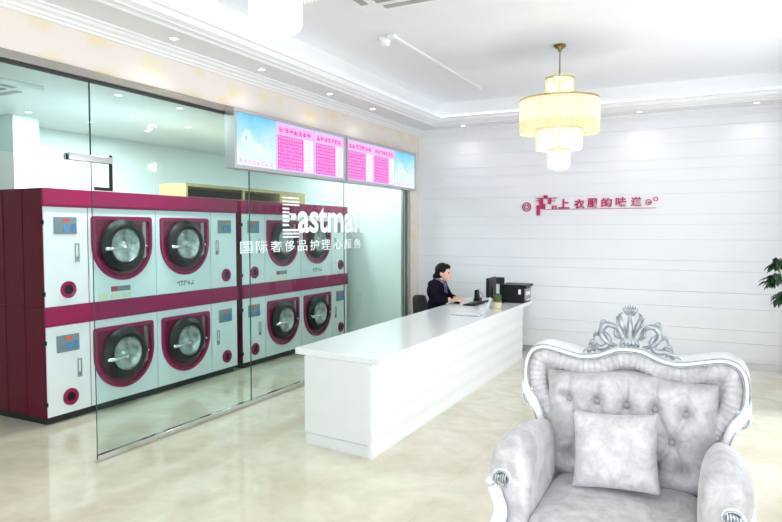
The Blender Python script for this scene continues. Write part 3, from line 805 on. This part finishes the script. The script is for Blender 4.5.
# ------------------------------------------------------------------ armchair
AC = empty('armchair', (-.37, 3.45, 0), 'ornate white carved armchair upholstered in silver grey crushed velvet', 'armchair')
half = [(.40, .40), (.405, .58), (.42, .70), (.455, .785), (.497, .845), (.523, .91), (.532, .99), (.525, 1.06), (.502, 1.110), (.465, 1.138), (.41, 1.147), (.33, 1.132), (.23, 1.113), (.15, 1.125), (.07, 1.158)]
outl = crom([(x, 0, z) for x, z in reversed(half)][::-1] + [(0, 0, 1.166)] + [(-x, 0, z) for x, z in reversed(half)], 6)
def inset(path, d):
    out = []
    for i, p in enumerate(path):
        a = path[max(i-1, 0)]; c = path[min(i+1, len(path)-1)]
        t_ = (c-a).normalized(); nrm = Vector((-t_.z, 0, t_.x))   # left of travel: inwards for right-bottom -> top -> left-bottom
        out.append(p+nrm*d)
    return out
# travel starts at right bottom going up, so the inside is on the left (-x)
shell = inset(outl, .02)
b = MB(); b.prism([(p.x, p.z) for p in shell], 'y', -.04, .075); b.build('back_shell', M['velvet'], AC)
# carved frame: profile swept along the outline
fr = inset(outl, .012); b = MB(); rings = []
prof = [(-.012, -.085), (-.006, -.098), (.006, -.098), (.014, -.09), (.017, -.05), (.020, .06), (.010, .09), (-.012, .09), (-.022, .07), (-.018, -.05)]   # (outward, y)
for i, p in enumerate(fr):
    a = fr[max(i-1, 0)]; c = fr[min(i+1, len(fr)-1)]; t_ = (c-a).normalized(); on = Vector((t_.z, 0, -t_.x))
    rings.append([b.bm.verts.new(p+on*o_+Vector((0, y_, 0))) for o_, y_ in prof])
for A, B in zip(rings, rings[1:]):
    for k in range(len(prof)): b.bm.faces.new((A[k], A[(k+1) % len(prof)], B[(k+1) % len(prof)], B[k]))
b.bm.faces.new(rings[0]); b.bm.faces.new(rings[-1])
frame = b.build('carved_frame', M['white_frame'], AC, smooth='auto')
b = MB()
b.tube([p+Vector((0, -.100, 0)) for p in inset(outl, .0)], .0035, 6)
b.tube([p+Vector((0, -.096, 0)) for p in inset(outl, .025)], .0035, 6)
b.build('silver_line', M['silver'], frame, smooth=True)
# scrolls where the frame curls in above the arms
def spiral(c, r0, r1, turns, a0, sgn, y, n=26):
    out = []
    for k in range(n):
        f = k/(n-1); r = r0+(r1-r0)*f; a = a0+sgn*2*PI*turns*f
        out.append((c[0]+r*math.cos(a), y, c[1]+r*math.sin(a)))
    return out
for s in (1, -1):
    b = MB()
    pts = [(s*x, y, z) for x, y, z in spiral((.492, .868), .042, .010, 1.3, -PI*.6, 1, -.085)]
    b.tube(pts, [.017-.008*k/len(pts) for k in range(len(pts))], 8)
    pts = crom([(s*.524, -.085, .96), (s*.515, -.095, .90), (s*.475, -.10, .835), (s*.445, -.10, .76), (s*.43, -.09, .64)], 6)
    b.tube(pts, [.012+.016*math.sin(PI*k/(len(pts)-1)) for k in range(len(pts))], 8)
    b.build('frame_scroll', M['white_frame'], frame, smooth=True)
    b = MB()
    b.tube([(s*x, y, z) for x, y, z in spiral((.492, .868), .044, .012, 1.3, -PI*.6, 1, -.102)], .004, 6)
    b.tube(crom([(s*.49, -.118, .845), (s*.458, -.122, .77), (s*.44, -.11, .68)], 5), .004, 6)
    b.build('silver_scroll_line', M['silver'], frame, smooth=True)
# gathered border
mid = inset(outl, .064)
mid = [p for p in mid if p.z > .42]
L_ = [0]
for a, c in zip(mid, mid[1:]): L_.append(L_[-1]+(c-a).length)
fine = []; nn = 420; j = 0
for k in range(nn+1):
    s_ = L_[-1]*k/nn
    while j < len(mid)-2 and L_[j+1] < s_: j += 1
    fine.append(mid[j].lerp(mid[j+1], (s_-L_[j])/max(L_[j+1]-L_[j], 1e-6)))
b = MB(); rg = random.Random(2); rings = []
ph = 0
for i, p in enumerate(fine):
    a = fine[max(i-4, 0)]; c = fine[min(i+4, len(fine)-1)]; t_ = (c-a).normalized(); on = Vector((t_.z, 0, -t_.x))
    ph += 1.15+rg.uniform(-.45, .45)
    rp = 1+.05*math.sin(ph)+rg.uniform(-.015, .015)
    ring_ = []
    for k in range(14):
        an = 2*PI*k/14; ring_.append(b.bm.verts.new(p+on*math.cos(an)*.050*rp+Vector((0, -.045-math.sin(an)*.058*rp, 0))))
    rings.append(ring_)
for A, B in zip(rings, rings[1:]):
    for k in range(14): b.bm.faces.new((A[k], A[(k+1) % 14], B[(k+1) % 14], B[k]))
b.bm.faces.new(rings[0]); b.bm.faces.new(rings[-1])
b.build('gathered_border', M['velvet'], AC, smooth=True)
# tufted back cushion
BT = [(-.285, .885), (-.145, .885), (-.005, .88), (.128, .88), (.265, .87), (-.215, .735), (-.075, .735), (.06, .735), (.205, .725), (-.145, .60), (-.005, .60), (.13, .60), (-.285, .60), (.265, .60)]
def back_top(x): return 1.012+.032*math.exp(-(x/.17)**2)
def segd(px, pz, a, c):
    ax, az = a; dx, dz = c[0]-ax, c[1]-az; t_ = max(0, min(1, ((px-ax)*dx+(pz-az)*dz)/(dx*dx+dz*dz)))
    return math.hypot(px-ax-t_*dx, pz-az-t_*dz)
SEG = [(p, q) for i, p in enumerate(BT) for q in BT[i+1:] if .06 < abs(p[0]-q[0]) < .09 and .1 < abs(p[1]-q[1]) < .17]
SEG += [(p, (p[0], 1.06)) for p in BT[:5]]
def back_surf(u, v):
    x = -.402+.804*u; zb = .47; z_ = zb+(back_top(x)-zb)*v
    e = min(1, 4.5*min(u, 1-u)**.9 if 0 < u < 1 else 0); f = min(1, 5.5*min(v, 1-v)**.9 if 0 < v < 1 else 0)
    edge = (1-(1-e)**2.2)*(1-(1-f)**2.2)
    y = -.065-.105*edge**.6
    dip = 0
    for (bx, bz) in BT: dip += .042*math.exp(-((x-bx)**2+(z_-bz)**2)/.0011)
    dd = min(segd(x, z_, p, q) for p, q in SEG); dip += .019*math.exp(-(dd/.014)**2)
    return Vector((x, y+dip*edge, z_))
b = MB(); b.grid(back_surf, 110, 90)
b.grid(lambda u, v: Vector((-.402+.804*u, -.06, .47+(back_top(-.402+.804*u)-.47)*v)), 20, 1)
bc = b.build('tufted_back', M['velvet'], AC, smooth=True)
for (bx, bz) in BT[:9]:
    b = MB(); b.ell((bx, -.125, bz), (.017, .009, .017), u=12, v=8); b.build('tuft_button', M['button'], bc, smooth=True)
# seat cushion
def superbox(b, c, h, p, nu=48, nv=24, wob=0):
    def fn(u, v):
        a = 2*PI*u; e = PI*v-PI/2
        def sp(t_, q): return math.copysign((abs(t_) if abs(t_) > 1e-9 else 0)**q, t_)
        return Vector((c[0]+h[0]*sp(math.cos(a), p[0])*sp(math.cos(e), p[1]), c[1]+h[1]*sp(math.sin(a), p[0])*sp(math.cos(e), p[1]), c[2]+h[2]*sp(math.sin(e), p[1])))
    b.grid(fn, nu, nv, True)
b = MB(); superbox(b, (0, -.43, .43), (.345, .37, .085), (.28, .5), 64, 24); sc_ = b.build('seat_cushion', M['velvet'], AC, smooth=True, weld=True)
b = MB()
pts = [(.345*math.copysign(abs(math.cos(a))**.28, math.cos(a)), -.43+.37*math.copysign(abs(math.sin(a))**.28, math.sin(a)), .415) for a in [2*PI*k/96 for k in range(96)]]
b.tube(pts, .006, 6, closed=True); b.build('piping', M['velvet'], sc_, smooth=True)
# apron and legs
b = MB()
ap = [(-.45, .36), (.45, .36), (.45, .27)]+[(x, .25-.03*math.cos(x*PI/.45*2)-.02*math.cos(x*PI/.15)) for x in [.43-.86*k/40 for k in range(41)]]+[(-.45, .27)]
b.prism(ap, 'y', -.80, -.745)
b.box(-.45, -.40, -.745, .06, .25, .36, .006).box(.40, .45, -.745, .06, .25, .36, .006).box(-.45, .45, .0, .06, .25, .42, .006).box(-.40, .40, -.745, 0, .29, .345)
apron = b.build('seat_rail', M['white_frame'], AC)
b = MB()
for s in (1, -1):
    b.tube([(s*(.04+x), y, z) for x, y, z in spiral((.06, .31), .045, .008, 1.4, PI, -1, -.805)], .007, 6)
    b.tube(crom([(s*.16, -.805, .30), (s*.24, -.805, .325), (s*.33, -.805, .30), (s*.40, -.805, .32)], 6), .006, 6)
b.ell((0, -.805, .30), (.03, .012, .035)); b.build('apron_carving', M['silver'], apron, smooth=True)
for s in (1, -1):
    b = MB(); pts = crom([(s*.43, -.76, .33), (s*.465, -.80, .25), (s*.455, -.80, .15), (s*.43, -.775, .07), (s*.445, -.80, .03)], 6)
    n_ = len(pts); b.tube(pts, [.055-.034*min(1, k/(n_*.75))+(.012 if k > n_*.85 else 0) for k in range(n_)], 12); b.ell((s*.447, -.81, .024), (.032, .036, .024))
    b.build('leg', M['white_frame'], AC, smooth=True)
    b = MB(); pts = crom([(s*.40, .02, .33), (s*.40, .03, .2), (s*.41, .07, .08), (s*.415, .10, .0)], 5); b.tube(pts, [.035-.012*k/len(pts) for k in range(len(pts))], 10); b.build('leg', M['white_frame'], AC, smooth=True)
# arms
for s in (1, -1):
    sec = crom([(.338, 0, .40), (.333, 0, .55), (.334, 0, .68), (.350, 0, .765), (.395, 0, .815), (.45, 0, .81), (.505, 0, .765), (.53, 0, .695), (.515, 0, .625), (.475, 0, .595), (.455, 0, .52), (.45, 0, .40)], 4)
    cen = Vector((.435, 0, .66))
    b = MB(); rings = []
    ys = [(-.02, .76, -.055), (-.10, .84, -.042), (-.25, .94, -.020), (-.40, 1.0, .0), (-.54, 1.03, .008), (-.63, 1.02, .0), (-.675, .98, -.006), (-.700, .90, -.01), (-.713, .76, -.01), (-.718, .5, -.01)]
    for (y, sc1, dz) in ys:
        ring_ = []
        for p in sec:
            q = Vector((cen.x+(p.x-cen.x)*sc1, y, (cen.z+(p.z-cen.z)*sc1 if p.z > .45 else p.z)+dz*(1 if p.z > .6 else 0)))
            ring_.append(b.bm.verts.new((s*q.x, q.y, q.z)))
        rings.append(ring_)
    for A, B in zip(rings, rings[1:]):
        for k in range(len(sec)): b.bm.faces.new((A[k], A[(k+1) % len(sec)], B[(k+1) % len(sec)], B[k]))
    b.bm.faces.new(rings[0]); b.bm.faces.new(rings[-1])
    arm = b.build('arm_pad', M['velvet'], AC, smooth=True)
    b = MB()
    # carved post under the roll, running up from the leg
    po = crom([(s*.455, -.735, .30), (s*.475, -.755, .40), (s*.455, -.745, .50), (s*.475, -.735, .56), (s*.50, -.725, .60)], 6)
    b.tube(po, [.046-.012*math.sin(PI*k/(len(po)-1))-.022*(k/(len(po)-1))**3 for k in range(len(po))], 12)
    b.tube(crom([(s*.512, -.72, .615), (s*.52, -.55, .610), (s*.515, -.30, .60), (s*.49, -.08, .61), (s*.46, -.02, .66)], 6), .022, 10)
    b.tube([(s*x, y, z) for x, y, z in spiral((.452, .645), .040, .010, 1.5, -.4, 1, -.722)], [.012-.006*k/26 for k in range(26)], 8)
    b.box(min(s*.44, s*.455), max(s*.44, s*.455), -.70, -.03, .30, .60)
    post = b.build('arm_post', M['white_frame'], AC, smooth=True)
    b = MB()
    b.tube([(s*x, y, z) for x, y, z in spiral((.452, .645), .041, .010, 1.5, -.4, 1, -.738)], .0045, 6)
    for k in range(5):
        x0 = .430+.011*k; b.tube(crom([(s*x0, -.735, .608+.003*k), (s*(x0+.008), -.742, .64), (s*(x0+.004), -.735, .675-.003*k)], 4), [.003]*4+[.0055]*4+[.003], 6)
    b.build('arm_carving', M['silver'], post, smooth=True)
# crest carving
Yc = -.055
b = MB(); FL = (Vector((0, 1, 0)), .8)
def leaf(b, pts, w, n=5):
    P = crom(pts, n); m = len(P); b.tube(P, [max(.0025, w*math.sin(PI*(.12+.88*k/(m-1)))) for k in range(m)], 8, flat=FL)
for s in (1, -1):
    leaf(b, [(s*.205, Yc, 1.118), (s*.17, Yc-.01, 1.150), (s*.125, Yc-.01, 1.150), (s*.10, Yc, 1.19), (s*.125, Yc, 1.225), (s*.150, Yc, 1.21)], .016)
    leaf(b, [(s*.06, Yc, 1.165), (s*.105, Yc-.01, 1.175), (s*.140, Yc-.012, 1.225), (s*.115, Yc-.012, 1.268), (s*.075, Yc-.01, 1.262), (s*.050, Yc, 1.225), (s*.035, Yc, 1.185)], .016)
    leaf(b, [(s*.045, Yc, 1.20), (s*.07, Yc-.012, 1.225), (s*.062, Yc-.012, 1.262)], .010)
    leaf(b, [(s*.10, Yc-.01, 1.268), (s*.13, Yc, 1.285), (s*.142, Yc, 1.25), (s*.15, Yc, 1.232)], .011)
    leaf(b, [(s*.128, Yc, 1.20), (s*.165, Yc-.01, 1.22), (s*.178, Yc, 1.185)], .010)
    leaf(b, [(s*.155, Yc, 1.165), (s*.185, Yc-.01, 1.18), (s*.20, Yc, 1.15)], .010)
    leaf(b, [(s*.165, Yc, 1.128), (s*.20, Yc-.01, 1.14), (s*.235, Yc, 1.118)], .009)
    leaf(b, [(s*.012, Yc, 1.20), (s*.032, Yc-.015, 1.26), (s*.050, Yc-.01, 1.315), (s*.036, Yc, 1.335)], .013)
    leaf(b, [(s*.02, Yc, 1.24), (s*.055, Yc-.01, 1.28), (s*.066, Yc, 1.315)], .009)
    b.tube([(s*x, y, z) for x, y, z in spiral((.178, 1.160), .020, .004, 1.2, 0, 1, Yc-.012, 16)], .005, 6)
leaf(b, [(0, Yc-.01, 1.16), (0, Yc-.022, 1.25), (0, Yc-.01, 1.345)], .017)
for k in range(-3, 4): leaf(b, [(k*.005, Yc-.01, 1.322), (k*.010, Yc-.018, 1.352), (k*.0115, Yc-.008, 1.376-.002*k*k)], .007)
for k in range(-2, 3): leaf(b, [(k*.006, Yc-.012, 1.22), (k*.018, Yc-.026, 1.185), (k*.022, Yc-.012, 1.162)], .010)
b.build('crest_carving', M['crest'], AC, smooth=True)
# square scatter cushion leaning on the back
t = empty('scatter_cushion', (-.37-.020, 3.45-.355, .529), 'square pale grey velvet cushion resting on the armchair seat', 'cushion')
b = MB()
def cush(sgn):
    def fn(u, v):
        a, c = 2*u-1, 2*v-1
        pin = 1-.07*(1-c*c)*abs(a)**3; pin2 = 1-.06*(1-a*a)*abs(c)**3
        th = .075*max(0, (1-a**4)*(1-c**4))**.55
        th += .004*math.sin(9*a+4*c)*(1-a*a)*(1-c*c)
        return Vector((a*.198*pin, sgn*th, .18+c*.18*pin2))
    return fn
b.grid(cush(1), 36, 36); b.grid(cush(-1), 36, 36)
o = b.build('cover', M['velvet_pillow'], t, smooth=True, weld=True)
t.rotation_euler = (math.radians(-17), math.radians(-4), 0)

# ------------------------------------------------------------------ person and chair
def blob(pieces, voxel, name, mat, parent, smooth_it=6):
    bm = MB(); pieces(bm)
    bmesh.ops.recalc_face_normals(bm.bm, faces=bm.bm.faces)
    me = bpy.data.meshes.new(name); bm.bm.to_mesh(me); bm.bm.free()
    o = bpy.data.objects.new(name, me); C.objects.link(o)
    r = o.modifiers.new('r', 'REMESH'); r.mode = 'VOXEL'; r.voxel_size = voxel; r.use_smooth_shade = True
    s_ = o.modifiers.new('s', 'SMOOTH'); s_.iterations = smooth_it; s_.factor = .5
    dg = bpy.context.evaluated_depsgraph_get(); dg.update()
    m2 = bpy.data.meshes.new_from_object(o.evaluated_get(dg))
    o.modifiers.clear(); o.data = m2; bpy.data.meshes.remove(me); m2.name = name
    m2.materials.clear(); m2.materials.append(mat)
    for p in m2.polygons: p.use_smooth = True
    if parent: o.parent = parent
    return o
# local frame: +x is where she faces, y=+ is away from the camera; origin on the floor under the seat
PX, PY = -3.345, 7.98
P = empty('person', (PX, PY, 0), 'person in dark navy suit and lilac scarf seated at the counter using a mouse', 'person')
def limb(b, pts, r): b.tube(crom(pts, 4), [r[0]+(r[-1]-r[0])*k/(4*(len(pts)-1)) for k in range(4*(len(pts)-1)+1)], 12)
HC = Vector((.098, 0, 1.180))     # head centre
sh = {-1: Vector((.0, -.165, 1.025)), 1: Vector((.0, .165, 1.025))}
el = {-1: Vector((.09, -.205, .825)), 1: Vector((.10, .21, .825))}
wr = {-1: Vector((.235, -.10, .834)), 1: Vector((.235, .10, .828))}
def body(b):
    b.ell((.005, 0, .56), (.13, .17, .12)); b.ell((.0, 0, .72), (.10, .14, .17)); b.ell((.0, 0, .93), (.11, .165, .15))
    limb(b, [(.01, 0, 1.01), (.035, 0, 1.06), (.07, 0, 1.115)], [.062, .047, .05])
    # head, looking slightly down
    b.ell(HC+Vector((-.012, 0, .022)), (.098, .076, .098)); b.ell(HC+Vector((.030, 0, -.035)), (.062, .060, .078)); b.ell(HC+Vector((.050, 0, -.088)), (.034, .036, .027))
    b.tube([HC+Vector((.080, 0, .015)), HC+Vector((.098, 0, -.020)), HC+Vector((.104, 0, -.032))], [.007, .012, .014], 8)
    b.ell(HC+Vector((.082, 0, -.062)), (.014, .022, .010)); b.ell(HC+Vector((.083, 0, .024)), (.012, .045, .010))
    for s in (-1, 1):
        b.ell(HC+Vector((-.012, s*.076, -.012)), (.018, .008, .030)); b.ell(HC+Vector((.062, s*.035, -.028)), (.024, .024, .022))
        limb(b, [sh[s], (sh[s]+el[s])/2+Vector((-.015, s*.015, 0)), el[s]], [.052, .048, .042]); limb(b, [el[s], (el[s]+wr[s])/2, wr[s]], [.042, .038, .027])
        w = wr[s]; d = Vector((1, -s*.10, -.05)).normalized(); u = Vector((0, 1, 0))
        b.ell(w+d*.050+Vector((0, 0, -.004)), (.052, .040, .017))
        for k, (off, ln) in enumerate(((-.030, .062), (-.010, .074), (.010, .070), (.029, .054))):
            a = w+d*.085+u*off*-s
            b.tube([a-d*.02, a+d*ln*.45+Vector((0, 0, .005)), a+d*ln*.8+Vector((0, 0, -.006)), a+d*ln+Vector((0, 0, -.016))], [.0095, .009, .008, .007], 8)
        a = w+d*.03-u*s*.034
        b.tube([a, a+d*.03-u*s*.018+Vector((0, 0, -.006)), a+d*.055-u*s*.014+Vector((0, 0, -.010))], [.012, .010, .008], 8)
        limb(b, [(.02, s*.085, .55), (.18, s*.10, .545), (.36, s*.10, .53)], [.085, .078, .058]); limb(b, [(.36, s*.10, .53), (.355, s*.10, .32), (.33, s*.10, .09)], [.056, .056, .036])
        b.ell((.37, s*.10, .05), (.11, .042, .04))
blob(body, .0055, 'body', M['skin'], P, 3)
def jacket(b):
    b.ell((.0, 0, .60), (.145, .185, .13)); b.ell((-.005, 0, .73), (.125, .16, .18)); b.ell((-.008, 0, .93), (.128, .185, .155))
    b.ell((.0, 0, 1.04), (.085, .14, .055)); b.tube([(.0, 0, 1.04), (.018, 0, 1.082)], [.085, .062], 16)
    for s in (-1, 1):
        b.ell(sh[s]+Vector((0, -s*.01, .002)), (.070, .065, .062))
        limb(b, [sh[s], (sh[s]+el[s])/2+Vector((-.015, s*.015, 0)), el[s]], [.066, .062, .055]); limb(b, [el[s], (el[s]*.45+wr[s]*.55), el[s]*.22+wr[s]*.78], [.055, .050, .042])
blob(jacket, .0075, 'suit_jacket', M['suit'], P, 5)
def trous(b):
    b.ell((.0, 0, .56), (.15, .195, .115))
    for s in (-1, 1): limb(b, [(.02, s*.085, .55), (.18, s*.10, .545), (.365, s*.10, .53)], [.098, .090, .072]); limb(b, [(.365, s*.10, .53), (.36, s*.10, .32), (.33, s*.10, .11)], [.070, .066, .055])
blob(trous, .009, 'trousers', M['suit'], P, 4)
def shoes(b):
    for s in (-1, 1): b.ell((.375, s*.10, .046), (.128, .05, .045)); b.ell((.33, s*.10, .08), (.05, .046, .05))
blob(shoes, .008, 'shoes', M['black'], P, 3)
def hair(b):
    b.ell(HC+Vector((-.026, 0, .036)), (.104, .086, .100)); b.ell(HC+Vector((-.055, 0, -.005)), (.075, .078, .090)); b.ell(HC+Vector((.035, 0, .085)), (.058, .066, .036), (0, .35, 0))
    b.ell(HC+Vector((-.120, 0, -.055)), (.042, .048, .050)); b.ell(HC+Vector((-.125, 0, -.115)), (.030, .036, .05))
blob(hair, .006, 'hair', M['hairm'], P, 4)
def scarf(b):
    b.lathe([(.046, 1.03), (.066, 1.03), (.066, 1.05), (.056, 1.07), (.046, 1.065)], (.030, 0, .038), 'z', 20)
    b.tube(crom([(.09, -.03, 1.08), (.125, -.04, 1.01), (.133, -.045, .92)], 4), [.012]*5+[.009]*4, 8); b.tube(crom([(.09, .02, 1.08), (.125, .02, 1.0), (.130, .03, .90)], 4), [.012]*5+[.009]*4, 8)
blob(scarf, .006, 'scarf', M['scarf'], P, 2)
for s in (-1, 1):
    b = MB(); b.ell(HC+Vector((.079, s*.033, .001)), (.010, .014, .008), u=10, v=8); b.build('eye', M['eye'], P, smooth=True)
b = MB(); b.ell(HC+Vector((.091, 0, -.062)), (.007, .020, .0065), u=12, v=8); b.build('lips', M['lips'], P, smooth=True)
t = empty('office_chair', (PX-.03, PY, 0), 'dark office chair behind the seated person, its back against the pillar side', 'chair')
b = MB(); superbox(b, (.02, 0, .398), (.23, .235, .04), (.4, .6), 32, 12); b.build('seat', M['chairm'], t, smooth=True, weld=True)
b = MB()
b.grid(lambda u, v: Vector((-.17-.06*v-.03*(1-(2*u-1)**2), (u-.5)*.44*(1-.25*v**4), .50+.36*v-.02*(2*u-1)**2*v)), 14, 12)
b.grid(lambda u, v: Vector((-.20-.06*v-.03*(1-(2*u-1)**2), (u-.5)*.44*(1-.25*v**4), .50+.36*v-.02*(2*u-1)**2*v)), 14, 12)
o = b.build('backrest', M['chairm'], t, smooth=True); o.modifiers.new('s', 'SOLIDIFY').thickness = .012
b = MB(); b.tube(crom([(-.02, 0, .38), (-.18, 0, .40), (-.255, 0, .50), (-.265, 0, .64)], 5), .018, 8); b.build('back_bar', M['black'], t, smooth=True)
MB().tube([(0, 0, .07), (0, 0, .385)], .028, 14).build('gas_post', M['black'], t, smooth=True)
for k in range(5):
    a = 2*PI*k/5+.3; c_, s_ = math.cos(a), math.sin(a)
    b = MB(); b.tube([(0, 0, .09), (.14*c_, .14*s_, .075), (.25*c_, .25*s_, .062)], [.024, .018, .014], 8); lg = b.build('base_arm', M['black'], t, smooth=True)
    b = MB(); b.lathe([(0, -.018), (.026, -.018), (.028, 0), (.026, .018), (0, .018)], (.25*c_, .25*s_, .028), 'y', 14); b.build('caster', M['black'], lg, smooth='auto')

# ------------------------------------------------------------------ daylight, render look
w = bpy.data.worlds.new('daylight'); sc.world = w; w.use_nodes = True
bg = w.node_tree.nodes['Background']; bg.inputs['Color'].default_value = (.90, .95, 1.0, 1); bg.inputs['Strength'].default_value = 4.6
def portal(loc, rot, sx_, sy_):
    l = bpy.data.lights.new('window_portal', 'AREA'); l.shape = 'RECTANGLE'; l.size = sx_; l.size_y = sy_; l.cycles.is_portal = True
    o = bpy.data.objects.new('window_portal', l); C.objects.link(o); o.location = loc; o.rotation_euler = rot
portal((XR+.15, .65, 1.575), (0, math.radians(90), 0), 2.65, 2.5)
portal((XR+.15, 5.95, 1.575), (0, math.radians(90), 0), 2.65, 3.3)
portal((-.65, YF-.12, 1.5), (math.radians(90), 0, 0), 3.1, 3.0)
sc.view_settings.view_transform = 'Standard'; sc.view_settings.look = 'None'; sc.view_settings.gamma = 1.0
sc.view_settings.use_curve_mapping = False; sc.view_settings.exposure = .30
sc.cycles.max_bounces = 12; sc.cycles.transparent_max_bounces = 24; sc.cycles.caustics_reflective = False; sc.cycles.caustics_refractive = False
sc.cycles.use_denoising = True
sc.cycles.sample_clamp_indirect = 8
